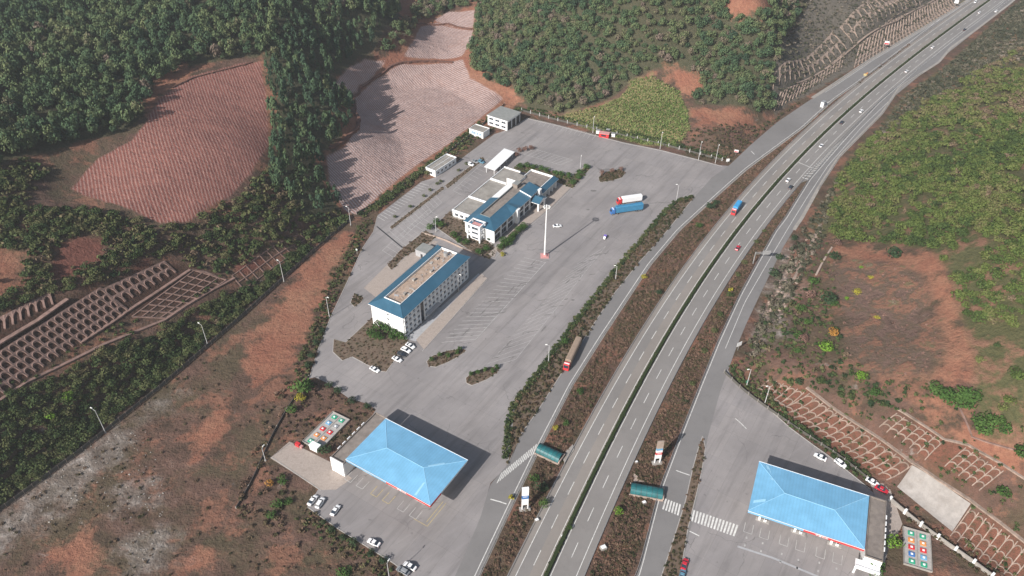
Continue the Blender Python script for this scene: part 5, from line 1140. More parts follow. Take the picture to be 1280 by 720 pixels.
roadcar('car_white', (985,226), 1, 'white car in the left lane just below the painted chevrons'); roadcar('car_dark', (988,235), 1, 'black car in the right lane beside a white one below the chevrons')
roadcar('car_white', (1026.5,183), 1, 'white car level with the painted chevrons'); roadcar('car_dark', (1052,154), 1, 'dark car above the chevrons on the motorway')
roadcar('car_white', (1076.5,140), 1, 'white car above the dark one, at the inner merging lane', suv=True); roadcar('car_white', (1133,90), 1, 'white car on the far right carriageway, alone in mid stretch')
roadcar('car_white', (1165.5,60), 1, 'white car close to the hedge on the far right carriageway'); roadcar('car_dark', (1205.5,38), 1, 'dark car on the far right carriageway')
roadcar('car_white', (1224,16.5), 1, 'white car close to the hedge near the top edge'); roadcar('car_white', (1219,3.5), -1, 'white car coming down the left carriageway at the top edge', suv=True); roadcar('car_white', (1245,15), 1, 'white van on the outer lane in the top right corner', suv=True)

def artic(mat, cab='red', trail=13.5, kind='box', ht=3.0):
    T = empty('lorry', (0, 0, 0)); hl = (trail+3.4)/2; cx = hl
    c = MB(); loft(c, [(cx-2.3, 1.2, .7, 3.3, 1.15), (cx-1.9, 1.22, .6, 3.5, 1.15), (cx-.6, 1.22, .5, 3.2, 1.12), (cx-.1, 1.2, .45, 1.9, 1.15), (cx, 1.15, .5, 1.2, 1.1)]); cb = c.build('cab', M[cab], T)
    MB().hull8([(cx-.34, -1.05, 1.75), (cx+.0, -1.0, 1.75), (cx+.0, 1.0, 1.75), (cx-.34, 1.05, 1.75)], [(cx-.7, -1.0, 2.9), (cx-.42, -.95, 2.9), (cx-.42, .95, 2.9), (cx-.7, 1.0, 2.9)]).build('windscreen', M['window'], cb)
    MB().box(cx-1.6, cx-1.0, -1.1, 1.1, 3.3, 3.42).build('roof_hatch', M['white'], cb)
    MB().box(-hl, cx-.6, -.45, .45, .6, 1.0).build('chassis', M['dark'], T)
    x0, x1 = -hl, cx-2.8
    if kind == 'box':
        MB().box(x0, x1, -1.25, 1.25, 1.0, 1.0+ht-.25).build('body', M[mat], T)
        r = MB(); r.hull8([(x0, -1.27, .75+ht), (x1, -1.27, .75+ht), (x1, 1.27, .75+ht), (x0, 1.27, .75+ht)], [(x0+.1, -.8, 1.05+ht), (x1-.1, -.8, 1.05+ht), (x1-.1, .8, 1.05+ht), (x0+.1, .8, 1.05+ht)]); r.build('tarpaulin', M[mat], T)
    elif kind == 'tank':
        v = MB(); n = 14; st = [(x0, .55), (x0+.35, .95), (x0+.9, 1.0), (x1-.9, 1.0), (x1-.35, .95), (x1, .55)]
        for x, r_ in st:
            for k in range(n): a = 2*math.pi*k/n; v.v.append((x, 1.25*r_*math.cos(a), 2.25+1.05*r_*math.sin(a)))
        for i in range(len(st)-1):
            for k in range(n): l = (k+1) % n; v.f.append((n*i+k, n*i+l, n*i+n+l, n*i+n+k)[::-1]); v.m.append(0)
        v.f += [tuple(range(n)), tuple(range(n*6-1, n*5-1, -1))]; v.m += [0, 0]; v.build('tank', M[mat], T, smooth=True)
        for x in np.linspace(x0+2, x1-2, 4): MB().tube((x, 0, 3.2), (x, 0, 3.5), .35, n=10).build('manhole', M['steel'], T)
        MB().box(x0+1, x1-1, -.25, .25, 3.3, 3.36).build('walkway', M['steel'], T)
    wheels(T, (x0+1.0, x0+2.3, x0+3.6, cx-3.6, cx-1.0) if trail > 8 else (x0+1.2, cx-1.0), 1.08, .5, .35); return T
place(artic, 'tarp', (724,428), (706,466), 'long lorry with a red cab and brown covered trailer on the exit road', cab='red', trail=14.5)
place(artic, 'lorry_blue', (803,262), (762,268), 'blue lorry with a long blue covered load in the lorry park', cab='blue', trail=14.5, ht=3.4)
place(artic, 'white', (800,251), (772,255), 'lorry with a white body and red cab beside the blue one', cab='red', trail=10.5)
place(artic, 'lorry_cyan', (925,255), (914,271), 'short lorry with a bright blue load and red cab on the motorway', cab='red', trail=7)
for o in bpy.data.objects:
    if o.get('label', '').startswith('short lorry'): o.location = (*flat(919.5, 264), ROAD_Z)
p = flat(756, 298); T = empty('cargo_tricycle', (*p, 0), math.atan2(*(flat(755,300)-flat(758,293))[::-1]), 'small purple and white three-wheeler in the middle of the lorry park', 'three-wheeler')
MB().box(-1.6, .3, -.7, .7, .5, 1.3).build('load_box', M['purple'], T); c = MB(); loft(c, [(.3, .62, .3, 1.7, .55), (.8, .62, .3, 1.75, .5), (1.3, .5, .35, 1.0, .42), (1.5, .3, .4, .8, .25)]); c.build('cab', M['white'], T); MB().box(.4, 1.0, -.5, .5, 1.76, 1.8).build('cab_roof', M['purple'], T)
wheels(T, (-1.0,), .62, .28, .15); MB().tube((1.2, -.08, .28), (1.2, .08, .28), .28, n=10).build('wheel', M['rubber'], T)
# ------------------------------------------------------------------ vegetation
def crown(n, R, Hh, q=.9, lumps=7, flat_=.85, seed=0, cone=0.0, low=.15):
    """n leaf clumps spread over a lumpy crown of radius R and height Hh; returns (verts n*4, tint n*4)"""
    r = np.random.RandomState(seed)
    lc = r.normal(0, 1, (lumps, 3)); lc /= np.linalg.norm(lc, axis=1)[:, None]; lc *= np.array([R*.5, R*.5, Hh*.26]); lr = r.uniform(.42, .68, lumps)
    if cone: lc[:, :2] *= (1-cone*(lc[:, 2:3]+Hh*.26)/(Hh*.52)); lr *= (1-.45*cone*(lc[:, 2]+Hh*.26)/(Hh*.52))
    li = r.randint(0, lumps, n); d = r.normal(0, 1, (n, 3)); d[:, 2] = np.abs(d[:, 2])*.9-.25; d /= np.linalg.norm(d, axis=1)[:, None]
    rad = r.uniform(.72, 1.05, (n, 1)); c = lc[li]+d*rad*lr[li][:, None]*np.array([R, R, Hh*.5]); c[:, 2] += Hh*(.5+low*.5)
    nrm = d+r.normal(0, .45, (n, 3)); nrm /= np.linalg.norm(nrm, axis=1)[:, None]
    a = np.cross(nrm, r.normal(0, 1, (n, 3))); a /= np.linalg.norm(a, axis=1)[:, None]; b_ = np.cross(nrm, a)
    s = q*r.uniform(.55, 1.15, (n, 1)); s2 = s*r.uniform(.5, 1., (n, 1))
    V = np.stack([c-a*s*.5-b_*s2*.35, c+a*s*.35-b_*s2*.5, c+a*s*.5+b_*s2*.4, c-a*s*.4+b_*s2*.5], 1)
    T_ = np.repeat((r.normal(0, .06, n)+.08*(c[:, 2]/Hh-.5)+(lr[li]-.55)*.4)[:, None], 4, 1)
    return V.astype(np.float32), T_.astype(np.float32)
def crown_mesh(name, V, T_, mat, base=.45):
    n = len(V); me = npmesh(name, V.reshape(-1, 3), np.arange(n*4).reshape(-1, 4), mat, {'tint': T_.reshape(-1)+base}); return me
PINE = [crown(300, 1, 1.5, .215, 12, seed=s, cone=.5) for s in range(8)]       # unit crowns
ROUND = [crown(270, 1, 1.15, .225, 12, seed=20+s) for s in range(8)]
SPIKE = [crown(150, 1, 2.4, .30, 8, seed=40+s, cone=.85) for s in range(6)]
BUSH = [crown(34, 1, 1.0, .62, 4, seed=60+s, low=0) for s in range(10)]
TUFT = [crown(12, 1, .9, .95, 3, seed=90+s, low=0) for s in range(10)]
def mass(name, pts, rad, lib, mat, tint, label, cat, hs=1.0):
    """one object holding every plant of a mass nobody could count"""
    n = len(pts); k = rs.randint(0, len(lib), n); an = rs.uniform(0, 6.283, n); VV = []; TT_ = []
    z = h(pts[:, 0], pts[:, 1])
    for i in range(len(lib)):
        m = np.where(k == i)[0]
        if not len(m): continue
        V, T_ = lib[i]; c, s = np.cos(an[m]), np.sin(an[m]); S = rad[m][:, None, None]
        x = (V[None, :, :, 0]*c[:, None, None]-V[None, :, :, 1]*s[:, None, None])*S+pts[m, 0][:, None, None]
        y = (V[None, :, :, 0]*s[:, None, None]+V[None, :, :, 1]*c[:, None, None])*S+pts[m, 1][:, None, None]
        zz = V[None, :, :, 2]*S*hs+z[m][:, None, None]
        VV.append(np.stack([x, y, zz], -1).reshape(-1, 3)); TT_.append((T_[None]+tint[m][:, None, None]).reshape(-1))
    V = np.concatenate(VV); T_ = np.concatenate(TT_)
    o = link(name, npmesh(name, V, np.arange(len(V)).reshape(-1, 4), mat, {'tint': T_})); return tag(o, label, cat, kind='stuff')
def scatter(poly_list, spacing, jitter=.45, px=True, drop=0.0, seed=1):
    r = np.random.RandomState(seed); out = []
    for pl in poly_list:
        W = np.array(PW(pl) if px else pl); lo, hi = W.min(0), W.max(0)
        X, Y = np.meshgrid(np.arange(lo[0], hi[0], spacing), np.arange(lo[1], hi[1], spacing*.87)); X[1::2] += spacing*.5
        p = np.stack([X.ravel(), Y.ravel()], -1)+r.uniform(-jitter, jitter, (X.size, 2))*spacing
        p = p[sdist(p[:, 0], p[:, 1], W) > 0]; p = p[r.rand(len(p)) >= drop]; out.append(p)
    return np.concatenate(out)
def keep(p, *keys, off=0.0):
    m = np.ones(len(p), bool)
    for k in keys: m &= ~in_area(k, p[:, 0], p[:, 1], off)
    return p[m]
def inview(p, mar=60):
    u, v = proj(p[:, 0], p[:, 1], h(p[:, 0], p[:, 1])+2); return p[(u > -mar) & (u < 1280+mar) & (v > -mar-30) & (v < 720+mar)]
def lowf(x, y, s, ph=0):
    return (np.sin(x/s+ph+1.3*np.sin(y/s*.8+ph*2))+np.sin(y/s*1.1-ph+1.7*np.sin(x/s*.7+ph)))*.25+.5
def individual(name, pts, rad, lib, mat, label, cat, grp, hs=1.0, trunk=False, vary=.35):
    meshes = [crown_mesh('crown', V, T_, mat) for V, T_ in lib]; out = []
    z = h(pts[:, 0], pts[:, 1])
    if trunk:
        tm = MB().tube((0, 0, -.2), (0, 0, .9), .07, .04, 6).tube((0, 0, .55), (.3, .1, .95), .03, .015, 4).tube((0, 0, .5), (-.2, .25, .9), .03, .015, 4).build('trunk', M['bark']); tme = tm.data; bpy.data.objects.remove(tm)
    for i in range(len(pts)):
        s = float(rad[i]); me = meshes[rnd.randrange(len(meshes))]
        if trunk:
            T = bpy.data.objects.new(name, None); COL.objects.link(T); c_ = link('crown', me, T); t_ = link('trunk', tme, T); c_['vary'] = vary; c_.scale = (1, 1, 1)
        else: T = link(name, me); T['vary'] = vary
        T.location = (float(pts[i][0]), float(pts[i][1]), float(z[i])); T.rotation_euler = (0, 0, rnd.random()*6.28); T.scale = (s, s, s*hs)
        tag(T, label, cat, grp); out.append(T)
    return out
def split_near(p, rad, n):
    d = rad/np.sqrt(p[:, 0]**2+p[:, 1]**2+(CH-h(p[:, 0], p[:, 1]))**2); o = np.argsort(-d); return o[:n], o[n:]

FOR_L = AR['forest'][0]; FOR_C = AR['forest'][1]
# upper-left forest: taller conifers near the fields, rounder crowns behind
p = keep(inview(scatter([FOR_L], 4.8, seed=3)), 'field_a', 'field_b', off=-2.0); p = p[rs.rand(len(p)) > .05]
rad = rs.uniform(1.9, 4.9, len(p)); u, v = proj(p[:, 0], p[:, 1], h(p[:, 0], p[:, 1]))
sp = (u > 318) & (u < 500) & (v > 20) & (rs.rand(len(p)) < .9)
tn = .42+rs.normal(0, .15, len(p))-.10*((u > 300) & (v > 60)); tn += .5*(rs.rand(len(p)) < .03)
near, far = split_near(p[~sp], rad[~sp], 150)
individual('forest_tree', p[~sp][near], rad[~sp][near], PINE, M['pine'], 'dark green tree near the front edge of the upper left forest', 'tree', 'front trees of the upper left forest', 1.4)
mass('pine_forest', p[~sp][far], rad[~sp][far], PINE, M['pine'], tn[~sp][far], 'dense dark green forest covering the upper left hills', 'forest', 1.5)
mass('conifer_forest', p[sp], rad[sp]*.70, SPIKE, M['pine'], tn[sp]-.08, 'dark pointed conifers standing between the two furrowed fields', 'forest', 1.9)
# upper-centre forest
p = keep(inview(scatter([FOR_C, [(515,22),(540,27),(560,14),(598,4),(600,-40),(530,-40)], [(470,70),(488,48),(510,30),(526,34),(515,52),(495,65),(480,73)]], 4.1, seed=5)), 'field_b', off=-1.5)
m = in_area('red', p[:, 0], p[:, 1], 2.0) & ~in_area('field_b', p[:, 0], p[:, 1], -30) ; p = p[~m]
p = p[rs.rand(len(p)) > .06]; rad = rs.uniform(1.6, 4.0, len(p)); tn = .50+rs.normal(0, .17, len(p)); tn += .4*(rs.rand(len(p)) < .10)
near, far = split_near(p, rad, 150)
individual('forest_tree', p[near], rad[near], ROUND, M['pine'], 'dark green tree at the lower edge of the central forest above the yard', 'tree', 'lower edge trees of the central forest', 1.35, vary=.45)
mass('mixed_forest', p[far], rad[far], ROUND+PINE, M['pine'], tn[far], 'dark green forest on the hill above the yard, at the top of the picture', 'forest', 1.4)
# right hillside
HILL = [(1050,222),(1075,185),(1110,158),(1160,128),(1215,95),(1290,55),(1420,0),(1440,640),(1290,560),(1235,548),(1225,520),(1215,500),(1222,455),(1203,400),(1192,350),(1165,312),(1090,303),(1042,298),(1035,268)]
p = inview(scatter([HILL], 3.5, seed=9), 40); g1 = lowf(p[:, 0], p[:, 1], 9.0, .4); g2 = lowf(p[:, 0], p[:, 1], 23.0, 2.)
u, v = proj(p[:, 0], p[:, 1], h(p[:, 0], p[:, 1])); dens = np.clip(1.1-.5*(v > 330)*(.4+g2)-.75*(g1 > .74)-.25*(v < 120)-.3*(g2 > .8), .12, .95)
p = p[rs.rand(len(p)) < dens]; u, v = proj(p[:, 0], p[:, 1], h(p[:, 0], p[:, 1]))
rad = rs.uniform(1.5, 3.5, len(p)); tn = .50+rs.normal(0, .15, len(p))+.25*np.clip((210-v)/150, 0, 1)+.6*(rs.rand(len(p)) < .04)
near, far = split_near(p, rad, 290)
individual('hillside_tree', p[near], rad[near], ROUND, M['hill'], 'bright green bushy tree on the lower right hillside', 'tree', 'bushy trees on the lower right hillside', .95, vary=.4)
mass('hillside_wood', p[far], rad[far], [crown(130, 1, 1.2, .30, 8, seed=200+s_) for s_ in range(8)], M['hill'], tn[far], 'bright green bushy growth covering the upper right hillside', 'wood', .95)
# edge scrub above the motorway, right
EDGE_R = [(1006,284),(1056,208),(1108,150),(1130,120),(1180,86),(1264,10),(1330,-30),(1400,-10),(1290,72),(1215,100),(1160,130),(1110,165),(1075,190),(1048,228),(1035,262),(1030,300),(985,380),(950,440),(925,455),(958,370)]
p = inview(scatter([EDGE_R], 2.1, seed=11)); p = p[rs.rand(len(p)) > .25]
mass('hillside_scrub', p, rs.uniform(.7, 2.1, len(p)), BUSH, M['grey_scrub'], .30+rs.normal(0, .22, len(p)), 'mixed dry scrub on the bank just right of the motorway', 'scrub')
# brown clearing, right hill and slopes
SLP_R = [(925,455),(950,430),(985,380),(1030,300),(1045,330),(1050,400),(1060,445),(1090,475),(1200,485),(1225,545),(1290,600),(1290,740),(1250,716),(1110,615),(1040,565),(960,505)]
p = inview(scatter([SLP_R], 2.6, seed=13)); p = p[rs.rand(len(p)) > .45]; p = p[sdist(p[:, 0], p[:, 1], [c[:2] for c in cs]) < -1]
mass('slope_scrub', p, rs.uniform(.35, 1.25, len(p)), BUSH, M['shrub_g'], .55+rs.normal(0, .22, len(p)), 'low brown and olive scrub among the arch frames of the right slope', 'scrub')
p = inview(scatter([[(925,455),(950,400),(975,385),(1035,360),(1055,440),(1090,478),(1200,486),(1130,505),(1090,520),(1010,485),(960,500)]], 2.6, seed=130)); p = p[rs.rand(len(p)) > .4]
mass('slope_bushes', p, rs.uniform(.6, 1.6, len(p)), BUSH, M['shrub_g'], .5+rs.normal(0, .22, len(p)), 'olive bushes on the slope between the slip road and the brown clearing', 'scrub')
BRN = AR['brown'][0]; p = inview(scatter([BRN], 2.4, seed=14)); p = p[rs.rand(len(p)) > .5]
mass('dry_grass', p, rs.uniform(.3, .8, len(p)), TUFT, M['red_tree'], .35+rs.normal(0, .2, len(p)), 'low purplish brown dry growth in the clearing on the right hillside', 'scrub', .7)
# grass slope
p = inview(scatter([AR['grass'][0]], 1.3, seed=15)); rr = rs.uniform(.5, 1.15, len(p))
mass('reed_slope', p, rr, TUFT, M['grass'], .45+rs.normal(0, .13, len(p)), 'tall yellow green reeds on the slope behind the back fence', 'reeds', 1.2)
# left scrub (between forest and retained slopes)
SCR_L = [(-60,240),(30,198),(60,215),(30,260),(100,262),(130,268),(200,284),(232,286),(300,245),(335,212),(385,272),(428,262),(438,272),(405,298),(330,318),(285,342),(240,334),(200,324),(150,345),(110,360),(60,368),(0,393),(-60,400)]
p = keep(inview(scatter([SCR_L], 2.35, seed=17)), 'field_a'); p = p[rs.rand(len(p)) > .15]
m = np.zeros(len(p), bool)
for a in [AR['red'][3]]+AR['darkred'][:2]: m |= in_px(p[:, 0], p[:, 1], a)
p = p[~m | (rs.rand(len(p)) < .04)]; rad = rs.uniform(.9, 2.8, len(p)); near, far = split_near(p, rad, 150)
individual('scrub_tree', p[near], rad[near], ROUND, M['shrub_g'], 'olive green bush above the shaded arch frames on the left', 'bush', 'bushes above the left arch frames', .85, vary=.5)
mass('upland_scrub', p[far], rad[far], BUSH, M['shrub_g'], .58+rs.normal(0, .2, len(far)), 'olive and brown scrub between the red field and the left retaining frames', 'scrub')
# strip between the left fence and the frames
STR_L = [(-60,525),(0,500),(33,486),(90,460),(130,440),(205,408),(225,400),(265,375),(300,360),(330,345),(395,300),(432,278),(400,303),(300,394),(200,480),(100,560),(0,634),(-60,680)]
p = inview(scatter([STR_L], 2.5, seed=19)); p = p[rs.rand(len(p)) > .05]; rad = rs.uniform(1.2, 3.0, len(p)); near, far = split_near(p, rad, 250)
individual('strip_bush', p[near], rad[near], ROUND, M['shrub_g'], 'dark green bush in the strip behind the left fence', 'bush', 'bushes behind the left fence', .9, vary=.4)
mass('strip_scrub', p[far], rad[far], ROUND, M['shrub_g'], .36+rs.normal(0, .2, len(far)), 'low dark growth filling the strip between left fence and lowest diagonal path', 'scrub')
p = inview(scatter([[(0,470),(-60,500),(-60,525),(0,497),(60,465),(130,436),(160,420),(232,381),(290,345),(280,340),(243,362),(210,398),(150,402),(100,430),(33,475)]], 2.6, seed=20)); p = p[rs.rand(len(p)) > .35]
mass('tier_scrub', p, rs.uniform(.5, 1.4, len(p)), BUSH, M['shrub_g'], .5+rs.normal(0, .2, len(p)), 'scrub growing on the tiers between the left diagonal paths', 'scrub')
# bare field tufts
FIELD_L = [(-40,690),(0,645),(200,490),(440,282),(470,266),(452,312),(436,347),(412,397),(396,440),(385,473),(360,510),(340,545),(336,572),(384,632),(422,662),(505,725),(500,800),(-40,800)]
p = inview(scatter([FIELD_L], 3.0, seed=21)); q_ = lowf(p[:, 0], p[:, 1], 11.0, 1.1); u, v = proj(p[:, 0], p[:, 1], 0*p[:, 0])
edge = sdist(p[:, 0], p[:, 1], PW([(330,560),(345,545),(388,468),(398,440),(414,396),(438,345),(455,308),(474,268),(440,284),(420,330),(395,385),(370,440),(340,500),(318,560),(290,640),(400,700),(520,760),(500,715),(422,662),(384,632)])) > 0
pr_ = np.where(edge, .75, .10+.35*(q_ > .55)); m = ~in_area('red', p[:, 0], p[:, 1], -2) | edge; k_ = (rs.rand(len(p)) < pr_) & m; p = p[k_]; e_ = edge[k_]
mass('field_weeds', p, rs.uniform(.25, .9, len(p))*(1+.7*e_), BUSH, M['shrub'], .58+rs.normal(0, .16, len(p))-.10*e_, 'brown and olive weeds over the bare red ground at the lower left', 'weeds', .8)
# verges of the motorway
def between(A_, B_, n, r0, r1, seed, name, label, mat='shrub', base=.5, lib=None, sd_=.2, i0=0, i1=None):
    r = np.random.RandomState(seed); i1 = i1 or len(A_)-1; k = r.uniform(i0, i1-1, n); i = k.astype(int); f = (k-i)[:, None]
    a = A_[i]+(A_[i+1]-A_[i])*f; b_ = B_[i]+(B_[i+1]-B_[i])*f; w_ = np.linalg.norm(b_-a, axis=1); ok = r.rand(n) < np.clip(w_/np.percentile(w_, 90), 0, 1)
    p = a+(b_-a)*r.uniform(.06, .94, (n, 1)); p = p[ok & (w_ > 1.0)]; p = inview(p)
    return mass(name, p, r.uniform(r0, r1, len(p)), lib or BUSH, M[mat], base+r.normal(0, sd_, len(p)), label, 'scrub', .85)
def nearest_on(L, target):   # points of L paired with every point of target
    return np.array([L[int(np.argmin(((L-q)**2).sum(1)))] for q in target])
VL_B = off(CL, CN, -11.8); va = (RB+RBn*2.2)[:int(nR*.80)]; vb = nearest_on(VL_B, va)
ok_ = np.linalg.norm(vb-va, axis=1) < 60; between(va[ok_], vb[ok_], 4200, .2, .95, 31, 'verge_scrub', 'reddish brown scrub on the verge between exit road and motorway', 'shrub', .72, sd_=.3)
between(va[ok_], vb[ok_], 9000, .15, .55, 33, 'verge_grass', 'fine dry grass on the verge between exit road and motorway', 'shrub', .62, TUFT, .22)
VR_A = off(CL, CN, 11.8); xa = (XA-normals(XA)*1.7); xa = xa[proj(xa[:, 0], xa[:, 1], 0*xa[:, 0])[1] > 232]; xb = nearest_on(VR_A, xa); ok_ = np.linalg.norm(xb-xa, axis=1) < 60
between(xb[ok_], xa[ok_], 2700, .2, .95, 32, 'verge_scrub', 'brown scrub on the verge between motorway and right slip road', 'shrub', .68, sd_=.3)
between(xb[ok_], xa[ok_], 6500, .15, .55, 34, 'verge_grass', 'fine dry grass on the verge between motorway and right slip road', 'shrub', .6, TUFT, .22)
for (pl, nm, lb, mt, bs, spc, r0, r1) in ((STRIP, 'strip_planting', 'dark scrub in the long pointed strip between lorry park and exit road', 'shrub', .42, 1.6, .4, 1.2), (ISL_R, 'island_planting', 'low scrub in the narrow island beside the right zebra crossing', 'shrub', .42, 1.4, .3, .8),
        (I5, 'bed_weeds', 'brown weeds in the planted bed below the long white block', 'shrub', .62, 1.6, .2, .6), (I8, 'garden_weeds', 'weeds and low plants in the garden between the two main buildings', 'shrub', .52, 1.8, .3, .8),
        (I6, 'bed_weeds', 'brown growth in the curved bed behind the long white block', 'shrub', .5, 1.5, .3, .8), (I10, 'bed_weeds', 'low planting behind the service building', 'shrub_g', .5, 1.6, .4, 1.0), (I1, 'bed_weeds', 'brown low growth in the upper of two lorry park islands', 'shrub', .5, 1.1, .2, .6), (I2, 'bed_weeds', 'brown low growth in the lower of two lorry park islands', 'shrub', .5, 1.1, .2, .6),
        (I3, 'bed_weeds', 'dark growth in the island near the back of the lorry park', 'shrub', .4, 1.1, .4, .9), (I4, 'bed_weeds', 'dark growth in the tiny triangular island', 'shrub', .4, 1.1, .3, .7), (I7, 'bed_weeds', 'thin low growth in the first divider of the back parking', 'shrub', .3, 1.2, .25, .5), (I9, 'bed_weeds', 'thin low growth in the upper divider of the back parking', 'shrub', .3, 1.2, .25, .5)):
    p = scatter([pl], spc, seed=hash(lb) % 1000 if 0 else len(lb)); p = inview(p)
    mass(nm, p, rs.uniform(r0, r1, len(p)), BUSH, M[mt], bs+rs.normal(0, .2, len(p)), lb, 'planting')
# hedge rows along fences, banks behind the yard
def rowmass(px, wd, spc, r0, r1, mat, base, nm, lb, cat='hedge', seed=1, off_=0):
    r = np.random.RandomState(seed); L = dense(px, spc); n = normals(L); k = max(1, int(wd/spc)); p = np.concatenate([L+n*(off_+r.uniform(-wd/2, wd/2, (len(L), 1))) for _ in range(k+1)])
    return mass(nm, p, r.uniform(r0, r1, len(p)), BUSH, M[mat], base+r.normal(0, .16, len(p)), lb, cat)
rowmass([(452,270),(475,252),(535,208),(600,154),(650,136),(700,148),(760,163),(830,178),(905,198)], 4, 2.0, .7, 1.5, 'shrub_g', .4, 'fence_planting', 'dark bushes along the fence behind the yard', seed=41)
rowmass([(388,470),(398,440),(414,397),(436,347),(452,312),(470,275)], 6, 2.2, .5, 1.4, 'shrub_g', .5, 'edge_planting', 'green and brown growth along the left edge of the yard', seed=42, off_=-4)
rowmass([(909,460),(930,485),(956,505),(990,535),(1040,570),(1086,606)], 4, 1.6, .6, 1.4, 'shrub_g', .38, 'fence_planting', 'dark bushes along the fence of the right forecourt', seed=43, off_=-2)
rowmass([(385,637),(422,664),(490,706),(520,727)], 5, 2, .4, 1.2, 'shrub_g', .5, 'edge_planting', 'green bushes along the lower edge of the left forecourt', seed=44, off_=3)
rowmass([(1130,655),(1160,680),(1210,712),(1250,740)], 5, 2, .4, 1.3, 'shrub', .45, 'slope_planting', 'scrub at the foot of the slab behind the boundary wall', seed=45, off_=-4)
BANK = [(476,262),(535,216),(560,205),(590,180),(620,160),(596,158),(540,206),(470,256)]
p = scatter([BANK], 2.2, seed=46); mass('bank_scrub', p, rs.uniform(.5, 1.5, len(p)), BUSH, M['shrub_g'], .5+rs.normal(0, .18, len(p)), 'scrub on the bank around the low utility buildings', 'scrub')
TR2 = [(386,474),(410,483),(436,500),(456,506),(468,514),(430,560),(412,552),(437,524),(415,514),(376,552),(345,552),(362,510)]
p = scatter([TR2], 2.4, seed=47); p = p[rs.rand(len(p)) > .3]; mass('garden_scrub', p, rs.uniform(.3, 1.0, len(p)), BUSH, M['shrub'], .45+rs.normal(0, .18, len(p)), 'brown scrub around the left tank slab', 'scrub')
p = scatter([[(862,165),(880,160),(950,158),(1000,128),(910,202),(870,197),(835,182)]], 2.5, seed=48); mass('corner_scrub', p, rs.uniform(.5, 1.4, len(p)), BUSH, M['shrub'], .4+rs.normal(0, .2, len(p)), 'brown green scrub between the red bank and the back fence', 'scrub')
p = inview(scatter([[(970,140),(1010,115),(1060,80),(1100,58),(1190,5),(1180,-30),(1010,-10),(975,60)]], 2.3, seed=49)); p = p[rs.rand(len(p)) > .3]; mass('cutting_scrub', p, rs.uniform(.5, 1.5, len(p)), BUSH, M['grey_scrub'], .40+rs.normal(0, .25, len(p)), 'grey green scrub over the motorway cutting at the top', 'scrub')
# stones on the slope right of the slip road and pale rubble in the bare field
rk = []; 
def stones(poly, n, r0, r1, nm, lb, m, seed):
    r = np.random.RandomState(seed); W = np.array(PW(poly)); lo, hi = W.min(0), W.max(0); p = r.uniform(lo, hi, (n*3, 2)); p = p[sdist(p[:, 0], p[:, 1], W) > 0][:n]; mb = MB()
    for x, y in p:
        s = r.uniform(r0, r1); z = float(h(x, y)); a = r.rand()*3; c_, s_ = math.cos(a), math.sin(a); k = r.uniform(.3, .7)
        b4 = [(x+(u_*c_-v_*s_)*s, y+(u_*s_+v_*c_)*s, z-.2) for u_, v_ in ((-1, -k), (1, -k), (1, k), (-1, k))]; t4 = [(x+(u_*c_-v_*s_)*s*.6, y+(u_*s_+v_*c_)*s*.6, z+s*.35) for u_, v_ in ((-1, -k), (1, -k), (1, k), (-1, k))]
        mb.hull8(b4, t4)
    tag(mb.build(nm, M[m]), lb, 'stones', kind='stuff')
stones([(1000,300),(1030,285),(1005,340),(975,400),(940,440),(955,390),(978,340)], 260, .3, 1.1, 'stones', 'pale stones and broken frames on the bank right of the slip road', 'concrete_light', 51)
stones([(60,590),(130,545),(180,530),(210,620),(200,700),(140,700),(130,620),(40,670),(0,690)], 160, .12, .45, 'rubble', 'pale rubble lying on the bare ground at the lower left', 'concrete', 52)
rowmass([(866,247),(843.3,256),(816.7,286),(780,330),(746.7,373),(720,407),(690,450),(666.7,482),(645,507),(640,540),(637,575)], 2.2, 1.0, .6, 1.2, 'shrub_g', .38, 'strip_hedge', 'dark green hedge along the lorry park side of the pointed strip', seed=51, off_=1.4)
# median hedge of the motorway
mb = MB(); prof = [(-.62, 0), (-.72, .8), (-.5, 1.35), (0, 1.5), (.5, 1.35), (.72, .8), (.62, 0)]; HL = CL[:int(len(CL)*.985)]; HN = CN[:len(HL)]; r = np.random.RandomState(3)
n = len(HL)*20; k = r.uniform(0, len(HL)-1.01, n); i = k.astype(int); f = (k-i)[:, None]; p = HL[i]+(HL[i+1]-HL[i])*f+HN[i]*r.uniform(-.38, .38, (n, 1))
V = []; T_ = []
hl_ = [(q[0]-HL[0][0], q[1]-HL[0][1], 0) for q in HL[::2]]; T = empty('median_hedge', (HL[0][0], HL[0][1], 0), 0, 'long clipped hedge down the middle of the motorway', 'hedge')
cb_ = MB(); cb_.bar(hl_, 1.15, 1.0); cb_.build('core', M['hedge'], T)
hm = mass('leaves', p, r.uniform(.35, .62, n), TUFT, M['hedge'], .5+r.normal(0, .16, n), None, None, 1.9); hm.parent = T; hm.location = (-HL[0][0], -HL[0][1], 0); del hm['kind']
mbk = MB(); strip(mbk, off(HL, HN, -.72), off(HL, HN, .72), .045); tag(mbk.build('verge', M['bed']), kind='structure')

